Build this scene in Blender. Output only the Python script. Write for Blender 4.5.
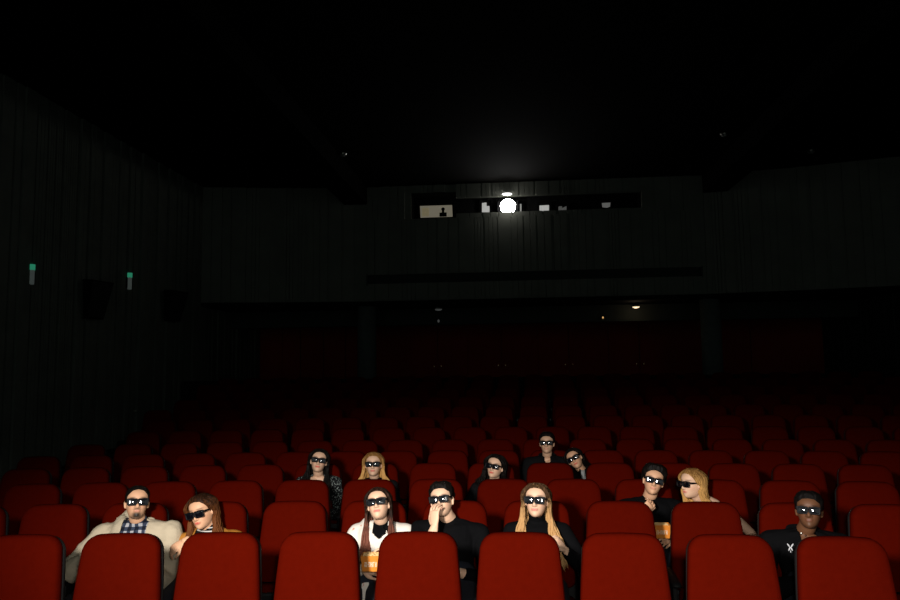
import bpy, bmesh, math, random
import numpy as np
from mathutils import Vector, Matrix, noise

for o in list(bpy.data.objects): bpy.data.objects.remove(o)
SC = bpy.context.scene
COL = SC.collection
random.seed(7)

# ------------------------------------------------------------------ camera
CAMZ = 1.935                                  # camera height over the front floor
F_PX, PITCH, ROLL, YAW = 707.98, .0931, -.0135, -.0906
def ray(x, y):
    dx, dy = x-450, y-300
    c, s = math.cos(ROLL), math.sin(ROLL); px = c*dx+s*dy; py = -s*dx+c*dy
    u = -py/F_PX; xx = px/F_PX
    c, s = math.cos(PITCH), math.sin(PITCH); yy = c-s*u; zz = s+c*u
    c, s = math.cos(YAW), math.sin(YAW)
    return Vector((c*xx+s*yy, -s*xx+c*yy, zz))
def at(x, y, Y):
    r = ray(x, y); r = r*(Y/r.y); return Vector((r.x, r.y, r.z+CAMZ))
fw = ray(450, 300).normalized(); rt = (ray(451, 300)-ray(450, 300)).normalized(); up = rt.cross(fw)
cam = bpy.data.cameras.new('camera'); cam.sensor_width = 36; cam.lens = F_PX/900*36; cam.clip_start = .05; cam.clip_end = 100
co = bpy.data.objects.new('camera', cam); COL.objects.link(co)
M = Matrix.Identity(4)
for i in range(3): M[i][0] = rt[i]; M[i][1] = up[i]; M[i][2] = -fw[i]
M[0][3], M[1][3], M[2][3] = 0, 0, CAMZ
co.matrix_world = M
SC.camera = co
SC.view_settings.view_transform = 'Standard'; SC.view_settings.look = 'None'
SC.view_settings.exposure = 0; SC.view_settings.gamma = 1; SC.view_settings.use_curve_mapping = False

# ------------------------------------------------------------------ light
w = bpy.data.worlds.new('world'); SC.world = w; w.use_nodes = True
w.node_tree.nodes['Background'].inputs[0].default_value = (.75, .9, .85, 1)
w.node_tree.nodes['Background'].inputs[1].default_value = .20
KEY_POS = Vector((-1.0, .0, CAMZ+.58))
kl = bpy.data.lights.new('photo_flash', 'SPOT'); kl.energy = 1620; kl.shadow_soft_size = .18
kl.spot_size = math.radians(39); kl.spot_blend = 1.0; kl.color = (1, .955, .90)
ko = bpy.data.objects.new('photo_flash', kl); COL.objects.link(ko); ko.location = KEY_POS
ko.scale = (3.1, 1, 1)
ko.rotation_euler = (Vector((.25, 5.2, .26))-KEY_POS).to_track_quat('-Z', 'Y').to_euler()

fl = bpy.data.lights.new('camera_flash', 'SPOT'); fl.energy = 230; fl.shadow_soft_size = .10; fl.spot_size = math.radians(39); fl.spot_blend = 1.0; fl.color = (1, .955, .90)
fo = bpy.data.objects.new('camera_flash', fl); COL.objects.link(fo); fo.location = (.12, -.05, CAMZ+.16); fo.scale = (3.1, 1, 1)
fo.rotation_euler = (Vector((.1, 5.2, .30))-fo.location).to_track_quat('-Z', 'Y').to_euler()

# ------------------------------------------------------------------ materials
MATS = {}
def mat(name, col, rough=.8, metal=0, spec=.3, emit=None, es=0, bump=0, bscale=200, var=0, vscale=8, attr=False, sheen=0):
    if name in MATS: return MATS[name]
    m = bpy.data.materials.new(name); m.use_nodes = True; nt = m.node_tree; b = nt.nodes['Principled BSDF']
    b.inputs['Base Color'].default_value = (*col, 1); b.inputs['Roughness'].default_value = rough
    b.inputs['Metallic'].default_value = metal; b.inputs['Specular IOR Level'].default_value = spec
    if sheen: b.inputs['Sheen Weight'].default_value = sheen; b.inputs['Sheen Tint'].default_value = (*col, 1)
    if emit: b.inputs['Emission Color'].default_value = (*emit, 1); b.inputs['Emission Strength'].default_value = es
    tc = nt.nodes.new('ShaderNodeTexCoord')
    if attr:
        a = nt.nodes.new('ShaderNodeAttribute'); a.attribute_name = 'Col'
        nt.links.new(a.outputs['Color'], b.inputs['Base Color'])
    elif var:
        n = nt.nodes.new('ShaderNodeTexNoise'); n.inputs['Scale'].default_value = vscale; n.inputs['Detail'].default_value = 4
        r = nt.nodes.new('ShaderNodeValToRGB')
        r.color_ramp.elements[0].position = .3; r.color_ramp.elements[1].position = .7
        r.color_ramp.elements[0].color = (*[c*(1-var) for c in col], 1); r.color_ramp.elements[1].color = (*[min(1, c*(1+var)) for c in col], 1)
        nt.links.new(tc.outputs['Object'], n.inputs['Vector']); nt.links.new(n.outputs['Fac'], r.inputs[0]); nt.links.new(r.outputs[0], b.inputs['Base Color'])
    if bump:
        n = nt.nodes.new('ShaderNodeTexNoise'); n.inputs['Scale'].default_value = bscale; n.inputs['Detail'].default_value = 3
        bp = nt.nodes.new('ShaderNodeBump'); bp.inputs['Strength'].default_value = bump; bp.inputs['Distance'].default_value = .01
        nt.links.new(tc.outputs['Object'], n.inputs['Vector']); nt.links.new(n.outputs['Fac'], bp.inputs['Height']); nt.links.new(bp.outputs[0], b.inputs['Normal'])
    MATS[name] = m; return m
M_RED = mat('seat_red_fabric', (.063, .0026, .0006), .95, spec=.0, bump=.35, bscale=260, var=.05, vscale=30, sheen=.0)
M_SHELL = mat('seat_black_plastic', (.010, .010, .010), .6, spec=.15)
M_ARM = mat('armrest_black', (.008, .008, .008), .6, spec=.15)
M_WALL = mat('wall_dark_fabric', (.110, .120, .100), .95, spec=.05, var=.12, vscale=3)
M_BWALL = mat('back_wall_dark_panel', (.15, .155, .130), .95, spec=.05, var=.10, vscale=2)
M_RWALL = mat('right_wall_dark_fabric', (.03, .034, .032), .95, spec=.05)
M_CEIL = mat('ceiling_black', (.0035, .0032, .0028), .95, spec=.02)
M_FLOOR = mat('floor_dark_carpet', (.012, .011, .011), .95, spec=.05, var=.2)
M_SOFF = mat('soffit_dark', (.04, .045, .04), .95, spec=.05)
M_DOORRED = mat('door_dark_red', (.26, .024, .012), .85, spec=.05, var=.15, vscale=1)
M_BLACK = mat('matte_black', (.004, .004, .004), .9, spec=.05)
M_GREY = mat('column_grey', (.10, .115, .11), .9, spec=.1, var=.1)
M_METAL = mat('brushed_metal', (.6, .58, .52), .3, metal=1)
M_BRASS = mat('brass', (.9, .62, .32), .22, metal=1)
M_WHITEPL = mat('dull_grey_plastic', (.22, .22, .21), .6)

# ------------------------------------------------------------------ mesh helpers
def meshobj(name, V, Fc, m, parent=None, smooth=True):
    me = bpy.data.meshes.new(name); me.from_pydata([tuple(v) for v in V], [], [tuple(f) for f in Fc]); me.update()
    if m: me.materials.append(m)
    if smooth:
        me.polygons.foreach_set('use_smooth', [True]*len(me.polygons))
    o = bpy.data.objects.new(name, me); COL.objects.link(o)
    if parent: o.parent = parent
    return o
class MB:
    def __init__(s): s.v = []; s.f = []
    def add(s, V, Fc):
        n = len(s.v); s.v += [Vector(v) for v in V]; s.f += [tuple(i+n for i in f) for f in Fc]; return s
    def box(s, x0, x1, y0, y1, z0, z1, T=None):
        V = [Vector(p) for p in ((x0,y0,z0),(x1,y0,z0),(x1,y1,z0),(x0,y1,z0),(x0,y0,z1),(x1,y0,z1),(x1,y1,z1),(x0,y1,z1))]
        if T: V = [T@v for v in V]
        return s.add(V, [(0,3,2,1),(4,5,6,7),(0,1,5,4),(1,2,6,5),(2,3,7,6),(3,0,4,7)])
    def tube(s, pts, rad, n=12, ref=Vector((1,0,0)), sub=3, caps=True, T=None):
        V, Fc = loft(pts, rad, n, ref, sub, caps)
        if T: V = [T@v for v in V]
        return s.add(V, Fc)
    def xf(s, T): s.v = [T@v for v in s.v]; return s
    def obj(s, name, m, parent=None, smooth=False, bevel=0):
        o = meshobj(name, s.v, s.f, m, parent, smooth)
        if bevel:
            b = o.modifiers.new('bevel', 'BEVEL'); b.width = bevel; b.segments = 2; b.limit_method = 'ANGLE'
        return o
def crom(P, sub):
    if sub <= 1 or len(P) < 3: return list(P)
    out = []
    for i in range(len(P)-1):
        a = P[max(i-1, 0)]; b = P[i]; c = P[i+1]; d = P[min(i+2, len(P)-1)]
        for k in range(sub):
            t = k/sub
            out.append(.5*((2*b)+(c-a)*t+(2*a-5*b+4*c-d)*t*t+(3*b-a-3*c+d)*t**3))
    out.append(P[-1]); return out
def loft(pts, rad, n=12, ref=Vector((1,0,0)), sub=3, caps=True):
    R = [(r, r) if not isinstance(r, (tuple, list)) else r for r in rad]
    P8 = [np.array([*p, r[0], r[1]], float) for p, r in zip(pts, R)]
    P8 = crom(P8, sub)
    C = [Vector(p[:3]) for p in P8]; RR = [(max(p[3], 1e-4), max(p[4], 1e-4)) for p in P8]
    T = []
    for i in range(len(C)):
        t = C[min(i+1, len(C)-1)]-C[max(i-1, 0)]
        T.append(t.normalized() if t.length > 1e-9 else Vector((0, 0, 1)))
    if caps:   # domed ends
        def dome(c, t, r, sgn):
            m = min(r); res = []
            for a in (80, 50, 25):
                a = math.radians(a); res.append((c+t*sgn*m*math.sin(a), t, (r[0]*math.cos(a), r[1]*math.cos(a))))
            return res
        d0 = dome(C[0], T[0], RR[0], -1); d1 = dome(C[-1], T[-1], RR[-1], 1)[::-1]
        C = [d[0] for d in d0]+C+[d[0] for d in d1]; RR = [d[2] for d in d0]+RR+[d[2] for d in d1]; T = [d[1] for d in d0]+T+[d[1] for d in d1]
    V = []; Fc = []
    for c, t, r in zip(C, T, RR):
        a = ref-t*ref.dot(t)
        if a.length < .2: a = Vector((0, 1, 0))-t*t.y
        a.normalize(); b = t.cross(a)
        for k in range(n):
            th = 2*math.pi*k/n; V.append(c+a*(r[0]*math.cos(th))+b*(r[1]*math.sin(th)))
    m = len(C)
    for i in range(m-1):
        for k in range(n):
            k2 = (k+1) % n; Fc.append((i*n+k, i*n+k2, (i+1)*n+k2, (i+1)*n+k))
    Fc.append(tuple(range(n))[::-1]); Fc.append(tuple((m-1)*n+k for k in range(n)))
    return V, Fc
def ell(c, r, T=None, n=12, m=8):
    V = []; Fc = []
    for i in range(m+1):
        th = math.pi*i/m
        for k in range(n):
            ph = 2*math.pi*k/n; V.append(Vector((c[0]+r[0]*math.sin(th)*math.cos(ph), c[1]+r[1]*math.sin(th)*math.sin(ph), c[2]+r[2]*math.cos(th))))
    for i in range(m):
        for k in range(n):
            k2 = (k+1) % n; Fc.append((i*n+k, (i+1)*n+k, (i+1)*n+k2, i*n+k2))
    if T: V = [T@v for v in V]
    return V, Fc
def tag(o, label, cat, group=None, kind=None):
    o['label'] = label; o['category'] = cat
    if group: o['group'] = group
    if kind: o['kind'] = kind
    return o
def struct(o): o['kind'] = 'structure'; return o
def empty(name, loc, rz=0):
    o = bpy.data.objects.new(name, None); COL.objects.link(o); o.location = loc; o.rotation_euler = (0, 0, rz); o.empty_display_size = .1
    return o

# ------------------------------------------------------------------ hall layout
CX, R0, D0, DR, PITCH_S = .1293, 27.2454, 3.9358, .9493, .55
YC = D0-R0                                    # centre of the arcs the rows follow
SEAT_H = 1.03
TOPREL = [-.905, -.912, -.916, -.915, -.909, -.888, -.822, -.742, -.645, -.53, -.416, -.305, -.205]
FLZ = [t+CAMZ-SEAT_H for t in TOPREL]
NROW = 13
LX, RX, CEILZ = -7.56, 8.5, CAMZ+4.43
def rowpos(r, phi):
    R = R0+DR*r
    return Vector((CX+R*math.sin(phi), YC+R*math.cos(phi), FLZ[r]))
def px_of(P):
    v = M.inverted()@Vector(P); return 450+F_PX*v.x/-v.z, 300-F_PX*v.y/-v.z

# floor: one stepped surface following the arcs
def arc_y(R, x): return YC+math.sqrt(R*R-(x-CX)**2)
XS = [LX+(RX-LX)*i/32 for i in range(33)]
mb = MB()
edges = [R0-4.6]+[R0+DR*r-.70 for r in range(NROW)]
levels = [FLZ[0]]+FLZ
BACKZ = FLZ[-1]+.08
prof = [(R0-4.6, FLZ[0])]
for r in range(1, NROW):
    e = R0+DR*r-.70; prof += [(e, FLZ[r-1]), (e, FLZ[r])]
e = R0+DR*(NROW-1)+.45; prof += [(e, FLZ[-1]), (e, BACKZ)]
V = []; Fc = []
for R, z in prof:
    for x in XS: V.append((x, arc_y(R, x), z))
for x in XS: V.append((x, 20.6, BACKZ))
n = len(XS)
for i in range(len(prof)):
    for k in range(n-1): Fc.append((i*n+k, i*n+k+1, (i+1)*n+k+1, (i+1)*n+k))
struct(meshobj('floor', V, Fc, M_FLOOR, smooth=False))
# ceiling
struct(MB().box(LX-.1, RX+.1, -1.2, 20.7, CEILZ, CEILZ+.12).obj('ceiling', M_CEIL))
# ribbed walls: an irregular batten profile extruded upwards
def ribbed(P0, P1, z0, z1, nrm, seed=1, step=.31, depth=.035):
    rnd = random.Random(seed); P0 = Vector(P0); P1 = Vector(P1); L = (P1-P0).length; d = (P1-P0)/L
    s = 0; pts = [(0, 0)]
    while s < L-.35:
        w_ = step*rnd.uniform(.7, 1.3); g = rnd.choice([.02, .03, .05])
        h = depth*rnd.uniform(.45, 1.2)
        k = rnd.choice([1, 1, 2, 3])
        a = s
        for q in range(k):
            b = a+(w_-g)/k
            pts += [(a+.004, h), (b-.012, h), (b-.006, h*.45 if q < k-1 else 0)]
            a = b
        pts.append((s+w_, 0)); s += w_
    pts.append((L, 0)); V = []; Fc = []
    for q, h in pts:
        p = P0+d*q+Vector(nrm)*h; V += [(p.x, p.y, z0), (p.x, p.y, z1)]
    for i in range(len(pts)-1): Fc.append((2*i, 2*i+2, 2*i+3, 2*i+1))
    # closed back, so that the wall has a thickness
    nb = len(V)
    for q in (0, L):
        p = P0+d*q-Vector(nrm)*.12; V += [(p.x, p.y, z0), (p.x, p.y, z1)]
    Fc += [(nb, nb+1, nb+3, nb+2), (0, 1, nb+1, nb), (2*len(pts)-2, nb+2, nb+3, 2*len(pts)-1)]
    return V, Fc
V, Fc = ribbed((LX, -1.2), (LX, 20.6), -.02, CEILZ, (1, 0), 3, .30, .04) if False else ([], [])
def wallmesh(name, segs, m):
    b = MB()
    for s in segs: b.add(*ribbed(*s))
    return struct(b.obj(name, m))
v3 = lambda x, y: (x, y, 0)
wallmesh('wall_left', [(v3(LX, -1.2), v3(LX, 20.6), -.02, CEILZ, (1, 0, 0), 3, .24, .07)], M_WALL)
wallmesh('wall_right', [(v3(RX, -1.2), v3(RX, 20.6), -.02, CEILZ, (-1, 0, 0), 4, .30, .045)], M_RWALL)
# back wall: the overhanging front of the projection booth
BZ = CAMZ+1.60
OL, OR_ = -2.47, 3.08                          # opening of the ports
xl, xr, yb = -3.56, 4.40, 17.0
slot0, slot1 = CAMZ+2.02, CAMZ+2.24
segs = []
for i, (xa, ya, xb, yb_) in enumerate([(LX, 16.35, -5.6, 16.72), (-5.6, 16.72, xl, yb), (xr, yb, 6.5, 16.55), (6.5, 16.55, RX, 15.95)]):
    d = Vector((xb-xa, yb_-ya, 0)).normalized(); segs.append((v3(xa, ya), v3(xb, yb_), BZ, CEILZ, (d.y, -d.x, 0), 10+i, .30, .03))
N_ = (0, -1, 0); P_ = yb-.05
zt1, zt2, zb1, zb2 = CAMZ+4.24, CAMZ+4.10, CAMZ+3.60, CAMZ+3.70
def cs(xa, xb, z0, z1, sd): segs.append((v3(xa, P_), v3(xb, P_), z0, z1, N_, sd, .30, .03))
cs(xl, xr, BZ, slot0, 31); cs(xl, xr, slot1, zb1, 31)
cs(xl, OL, zb1, CEILZ, 33); cs(OR_, xr, zb1, CEILZ, 34)
cs(OL, -1.36, zt1, CEILZ, 35); cs(-1.36, OR_, zt2, CEILZ, 36); cs(-1.36, OR_, zb1, zb2, 37)
wb = wallmesh('wall_back', segs, M_BWALL)
b = MB(); b.box(xl, xr, yb+.02, yb+.12, slot0+.09, slot0+.105); b.box(xl, xr, yb+.05, yb+.15, slot0-.05, slot1+.05); b.box(xl, xr, yb+.07, yb+.2, slot0-.03, slot0); b.box(xl, xr, yb+.07, yb+.2, slot1, slot1+.03); b.box(xl-.03, xl+.02, yb-.04, yb+.25, slot0-.03, slot1+.03); b.box(xr-.02, xr+.03, yb-.04, yb+.25, slot0-.03, slot1+.03)
struct(b.obj('trim_1', M_SOFF))
for i in range(11):   # small posts in the slot
    pass
# underside of the booth and the lintel below it
V = []; Fc = []
und = [(LX, 16.35), (-5.6, 16.72), (xl, 17.), (xr, 17.), (6.5, 16.55), (RX, 15.95)]
for x, y in und: V += [(x, y-.01, BZ), (x, 20.6, BZ), (x, y-.01, BZ-.10), (x, 20.6, BZ-.10)]
for i in range(len(und)-1):
    a, c = 4*i, 4*i+4
    Fc += [(a, c, c+1, a+1), (a+2, a+3, c+3, c+2), (a, a+2, c+2, c), (a+1, c+1, c+3, a+3)]
Fc += [(0, 1, 3, 2), (20, 22, 23, 21)]
struct(meshobj('trim_2', V, Fc, M_BLACK, smooth=False))
struct(MB().box(LX, RX, 18.3, 18.5, BZ-.52, BZ-.10).obj('trim_3', M_SOFF))
# low parapet behind the last row
V = []; Fc = []
Rp = R0+DR*12+.75
for x in XS:
    y = arc_y(Rp, x)
    for yy, zz in ((y, BACKZ), (y, CAMZ-.26), (y+.12, CAMZ-.26), (y+.12, BACKZ)): V.append((x, yy, zz))
for k in range(n-1):
    for q in range(4): Fc.append((4*k+q, 4*k+4+q, 4*k+4+(q+1) % 4, 4*k+(q+1) % 4))
Fc += [(0, 1, 2, 3), (4*n-1, 4*n-2, 4*n-3, 4*n-4)]
struct(meshobj('trim_4', V, Fc, M_FLOOR, smooth=False))
# lower back wall far under the booth, dark red doors in it
struct(MB().box(LX, RX, 20.5, 20.6, BACKZ, BZ).obj('wall_back_lower', M_DOORRED))
def door(i, x0, x1, glint):
    b = MB()
    z1 = BACKZ+2.75; npl = 2
    wd = (x1-x0)/npl
    for k in range(npl):
        a = x0+k*wd; b.box(a+.01, a+wd-.01, 20.40, 20.50, BACKZ, z1); b.box(a+.10, a+wd-.10, 20.385, 20.41, BACKZ+1.2, z1-.15); b.box(a+.10, a+wd-.10, 20.385, 20.41, BACKZ+.15, BACKZ+.95)
    d = struct(b.obj('door_%d' % i, M_DOORRED))
    if glint:
        for sgn in (-1, 1):
            h = MB(); xm = (x0+x1)/2+sgn*.10
            h.tube([(xm, 20.33, CAMZ-.03), (xm, 20.33, CAMZ+.02)], [.018, .018], 8, sub=1); h.tube([(xm, 20.33, CAMZ-.02), (xm, 20.40, CAMZ-.02)], [.01, .01], 6, sub=1)
            h.tube([(xm, 20.33, CAMZ), (xm, 20.40, CAMZ)], [.01, .01], 6, sub=1)
            h.obj('door_handle', M_BRASS, d, True)
di = 1
for k in range(4):
    c = at([438, 502, 569, 640][k], 366, 20.4).x; door(di, c-.86, c+.86, True); di += 1
for x0, x1 in ((-8.0+.6, -6.3), (-6.25, -4.95), (5.75, 7.3)):
    door(di, x0, x1, False); di += 1

# columns carrying the booth
for i, px in enumerate((367, 713)):
    p = at(px, 370, 17.35); b = MB()
    b.tube([(0, 0, 0), (0, 0, .2)], [.27, .27], 28, sub=1, caps=False); o = empty('column', (p.x, p.y, BACKZ))
    b.obj('base', M_GREY, o, True)
    MB().tube([(0, 0, .2), (0, 0, BZ-.10-BACKZ)], [.235, .235], 32, sub=1, caps=False).obj('shaft', M_GREY, o, True)
    tag(o, ['round grey column under the booth, left of the projector', 'round grey column under the booth, right of the projector'][i], 'column', 'columns under the projection booth')
# ceiling beams that end at the back wall
for i, (x0, x1, x2, x3) in enumerate(((-4.12, -3.56, 0, 0), (4.50, 5.05, 0, 0))):
    o = MB().box(x0, x1, 1.0, 16.9, CAMZ+4.0, CEILZ-.002).obj('ceiling_beam', M_CEIL)
    tag(o, ['black ceiling beam running to the back wall, left of the projector ports', 'black ceiling beam running to the back wall, right of the projector ports'][i], 'beam', 'beams under the ceiling')
# small downlights in the ceiling
for i, (px, py, l) in enumerate(((343, 153, 'tiny unlit ceiling downlight above the left beam'), (724, 133, 'tiny unlit ceiling downlight above the right beam'), (811, 150, 'tiny unlit ceiling downlight nearest the right edge'))):
    r = ray(px, py); p = r*((CEILZ-CAMZ)/r.z); o = empty('ceiling_downlight', (p.x, p.y, CEILZ)); 
    MB().tube([(0, 0, -.002), (0, 0, -.05)], [.09, .07], 16, sub=1, caps=False).obj('housing', M_METAL, o, True)
    MB().add(*ell((0, 0, -.05), (.055, .055, .03))).obj('bulb', M_WHITEPL, o, True)
    tag(o, l, 'ceiling light', 'ceiling downlights')

# ------------------------------------------------------------------ projection ports
struct(MB().box(OL-.05, OR_+.05, 17.55, 17.60, CAMZ+3.5, CAMZ+4.4).obj('trim_5', M_BLACK))
b = MB(); b.box(OL-.05, OR_+.05, 17.0, 17.56, CAMZ+3.56, CAMZ+3.60); b.box(OL-.05, OR_+.05, 17.0, 17.56, CAMZ+4.24, CAMZ+4.28)
b.box(OL-.05, OL, 17.0, 17.56, CAMZ+3.56, CAMZ+4.28); b.box(OR_, OR_+.05, 17.0, 17.56, CAMZ+3.56, CAMZ+4.28)
struct(b.obj('trim_6', M_BLACK))
def port(i, poly, col, es, fr=True, Y=17.50):
    P = [at(x, y, Y) for x, y in poly]
    xs = [p.x for p in P]; zs = [p.z for p in P]
    m = mat('lit_port_glass_%d' % i, (.05, .05, .05), .3, emit=col, es=es)
    npt = len(P); V = [(p.x, Y, p.z) for p in P]+[(p.x, Y+.03, p.z) for p in P]
    Fc = [tuple(range(npt))[::-1], tuple(range(npt, 2*npt))]+[(k, (k+1) % npt, npt+(k+1) % npt, npt+k) for k in range(npt)]
    w_ = struct(meshobj('window_%d' % i, V, Fc, m, smooth=False))
    x0, x1, z0, z1 = min(xs)-.035, max(xs)+.035, min(zs)-.035, max(zs)+.035
    f = MB(); t = .03
    f.box(x0, x1, Y-.03, Y+.04, z0-t, z0); f.box(x0, x1, Y-.03, Y+.04, z1, z1+t); f.box(x0-t, x0, Y-.03, Y+.04, z0-t, z1+t); f.box(x1, x1+t, Y-.03, Y+.04, z0-t, z1+t)
    f.obj('window_frame', M_BLACK, w_)
    return w_
w1 = port(1, [(420, 206), (452, 205), (452.5, 216.5), (420.5, 217.5)], (.30, .27, .20), .42)
# lit inside of the booth seen through the widest port: a cupboard and a machine against the pale wall
m_lit = mat('booth_tan_cupboard', (.2, .15, .08), .8, emit=(.20, .17, .10), es=.6)
pa, pb = at(422, 208, 17.47), at(429, 216, 17.47)
MB().box(pa.x, pb.x, 17.46, 17.49, pb.z, pa.z).obj('cupboard', m_lit, w1)
pa = at(443, 209, 17.47); q = MB(); z0 = at(443, 216.5, 17.47).z
q.box(pa.x-.03, pa.x+.03, 17.46, 17.49, z0, pa.z); q.box(pa.x-.09, pa.x+.09, 17.46, 17.49, z0, z0+.10); q.add(*ell((pa.x, 17.475, pa.z), (.045, .015, .04)))
q.obj('machine_silhouette', M_BLACK, w1)
port(2, [(482, 203), (486.5, 202.5), (486.5, 206), (489.5, 206), (489.5, 212), (482, 212)], (.36, .36, .34), 1.0)
port(3, [(520, 204), (521.5, 204), (521.5, 211), (520, 211)], (.36, .35, .33), .75)
port(4, [(539.5, 205.5), (549, 205), (549, 211), (539.5, 211.3)], (.36, .36, .34), 1.0)
port(5, [(558.5, 206.5), (562, 206), (562, 208), (566.5, 206), (566.5, 210), (558.5, 210)], (.2, .2, .19), .28)
port(6, [(602, 203), (610.5, 202.5), (610, 206.5), (607, 207.5), (602.5, 207)], (.2, .2, .19), .45)
# projector
pp = at(508, 208, 17.3); pr = empty('film_projector', (pp.x, 17.3, CAMZ+3.60))
zz = pp.z-(CAMZ+3.60)
MB().box(-.26, .26, -.05, .19, .02, zz+.17).obj('body', M_BLACK, pr, bevel=.01)
MB().box(-.2, .2, -.06, .15, 0, .02).obj('base', M_SHELL, pr)
MB().tube([(0, -.18, zz), (0, -.02, zz)], [.165, .15], 28, sub=1, caps=False, ref=Vector((1, 0, 0))).obj('lens_barrel', M_SHELL, pr, True)
lens_m = mat('projector_lens_light', (.9, .9, .9), .2, emit=(1, .985, .96), es=60)
MB().add(*ell((0, -.185, zz), (.185, .035, .185), n=28, m=14)).obj('lens', lens_m, pr, True)
tag(pr, 'film projector with a blazing white lens in the booth port', 'projector')
pl = bpy.data.lights.new('projector_beam', 'POINT'); pl.energy = 5; pl.shadow_soft_size = .12; pl.color = (1, .98, .95)
po = bpy.data.objects.new('projector_beam', pl); COL.objects.link(po); po.location = (pp.x, 16.75, pp.z)
# bright reflection on the port soffit above the lens, built as a glowing oval
q = at(507, 194, 16.85); o = empty('port_reflection', (q.x, 16.9, q.z))
lm = mat('port_reflection_glow', (.8, .8, .8), .4, emit=(1, .98, .95), es=1.6)  # emission stands in for projector light reflected off the soffit
MB().add(*ell((0, -.05, 0), (.125, .05, .032), n=20)).obj('glowing_oval', lm, o, True)
MB().box(-.02, .02, -.03, .06, -.01, .05).obj('bracket', M_BLACK, o)  # added mount holding the oval; no real fixture here
tag(o, 'small bright oval reflection, shaped as a glow, just above the projector lens', 'lamp')

# ------------------------------------------------------------------ fittings on the walls
def on_left(px, py, dx=0):
    r = ray(px, py); t = (LX+.06+dx)/r.x; p = r*t; return Vector((p.x, p.y, p.z+CAMZ))
m_green = mat('green_glow', (.02, .2, .1), .4, emit=(.02, .20, .11), es=.8)
m_tube = mat('pale_tube', (.20, .22, .21), .5, emit=(.05, .06, .056), es=.5)
for i, (px, y0, y1, l) in enumerate(((31, 264.5, 284.5, 'green-tipped wall light nearest the left edge of the photo'), (129, 273, 289.5, 'green-tipped wall light between the two black wall speakers'))):
    a, c = on_left(px, y0), on_left(px, y1); o = empty('wall_light', (LX+.045, a.y, c.z)); h = a.z-c.z
    s = .038
    MB().box(-.05, .01, -.03, .03, .03, h*.75).obj('bracket', M_SHELL, o)
    MB().tube([(.035, 0, 0), (.035, 0, h*.72)], [s, s], 16, sub=1, caps=False).obj('tube', m_tube, o, True)
    MB().tube([(.035, 0, h*.72), (.035, 0, h)], [s*1.2, s*1.2], 16, sub=1, caps=False).obj('green_cap', m_green, o, True)
    tag(o, l, 'wall light', 'green-tipped lights on the left wall')
for i, (c0, c1, l) in enumerate((((91, 281, 319), (78, 105), 'black angled speaker hung on the left wall, nearer one'), ((170, 291, 321), (160, 180), 'black angled speaker hung on the left wall, farther one'))):
    px, y0, y1 = c0; a, c = on_left(px, y0), on_left(px, y1)
    ya, yb2 = on_left(c1[0], 290).y, on_left(c1[1], 290).y
    wd = (yb2-ya)*.70; h = a.z-c.z
    o = empty('wall_speaker', (LX+.045, a.y, c.z))
    T = Matrix.Rotation(math.radians(-8), 4, 'Z')@Matrix.Rotation(math.radians(3), 4, 'Y')
    bb = MB(); hw = wd/2
    V = [(.05, -hw*.75, 0), (.13, -hw*.75, 0), (.13, hw*.75, 0), (.05, hw*.75, 0), (.05, -hw, h), (.24, -hw, h), (.24, hw, h), (.05, hw, h)]
    bb.add([T@Vector(v) for v in V], [(0, 3, 2, 1), (4, 5, 6, 7), (0, 1, 5, 4), (1, 2, 6, 5), (2, 3, 7, 6), (3, 0, 4, 7)]); bb.obj('cabinet', M_BLACK, o, bevel=.01)
    V = [(.139, -hw*.68, .03), (.139, hw*.68, .03), (.237, hw*.9, h-.03), (.237, -hw*.9, h-.03)]
    g = MB().add([T@Vector(v) for v in V]+[T@(Vector(v)+Vector((.012, 0, 0))) for v in V], [(0, 1, 2, 3), (7, 6, 5, 4), (0, 4, 5, 1), (1, 5, 6, 2), (2, 6, 7, 3), (3, 7, 4, 0)]); g.obj('grille', M_SHELL, o)
    MB().box(-.04, .1, -.04, .04, h*.45, h*.6).obj('bracket', M_SHELL, o)
    tag(o, l, 'speaker', 'speakers on the left wall')
p = on_left(134.5, 411.5); o = MB().tube([(p.x-.05, p.y, p.z), (p.x+.03, p.y, p.z)], [.03, .025], 10, sub=1).obj('wall_button', M_METAL, None, True)
tag(o, 'tiny pale round fitting low on the left wall above the seats', 'fitting')
# lamps and signal lights under the booth
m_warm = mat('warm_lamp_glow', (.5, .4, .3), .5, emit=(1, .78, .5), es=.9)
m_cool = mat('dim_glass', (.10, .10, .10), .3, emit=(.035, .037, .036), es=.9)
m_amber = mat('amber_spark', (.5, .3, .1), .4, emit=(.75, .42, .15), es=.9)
def soffit_lamp(px, py, m, l, r=.07):
    p = at(px, py, 17.9); o = empty('soffit_lamp', (p.x, p.y, BZ-.10))
    MB().tube([(0, 0, 0), (0, 0, p.z+.06-(BZ-.10))], [.012, .012], 8, sub=1, caps=False).obj('stem', M_SHELL, o)
    dz = p.z-(BZ-.10)
    MB().tube([(0, 0, dz+.07), (0, 0, dz+.01)], [.06, r*1.5], 18, sub=1, caps=False).obj('shade', M_WHITEPL if m is m_cool else M_SHELL, o, True)
    MB().add(*ell((0, 0, dz), (r*1.3, r*1.3, .03))).obj('bulb', m, o, True)
    tag(o, l, 'lamp', 'lamps under the booth')
soffit_lamp(438.5, 309.5, m_cool, 'dim grey lamp hanging under the booth, right of the left column')
soffit_lamp(636, 307, m_warm, 'glowing warm lamp hanging under the booth, left of the right column')
wl = bpy.data.lights.new('lamp_glow', 'POINT'); wl.energy = 1.2; wl.shadow_soft_size = .05; wl.color = (1, .75, .5)
wo = bpy.data.objects.new('lamp_glow', wl); COL.objects.link(wo); wo.location = at(636, 309.5, 17.9)
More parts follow.
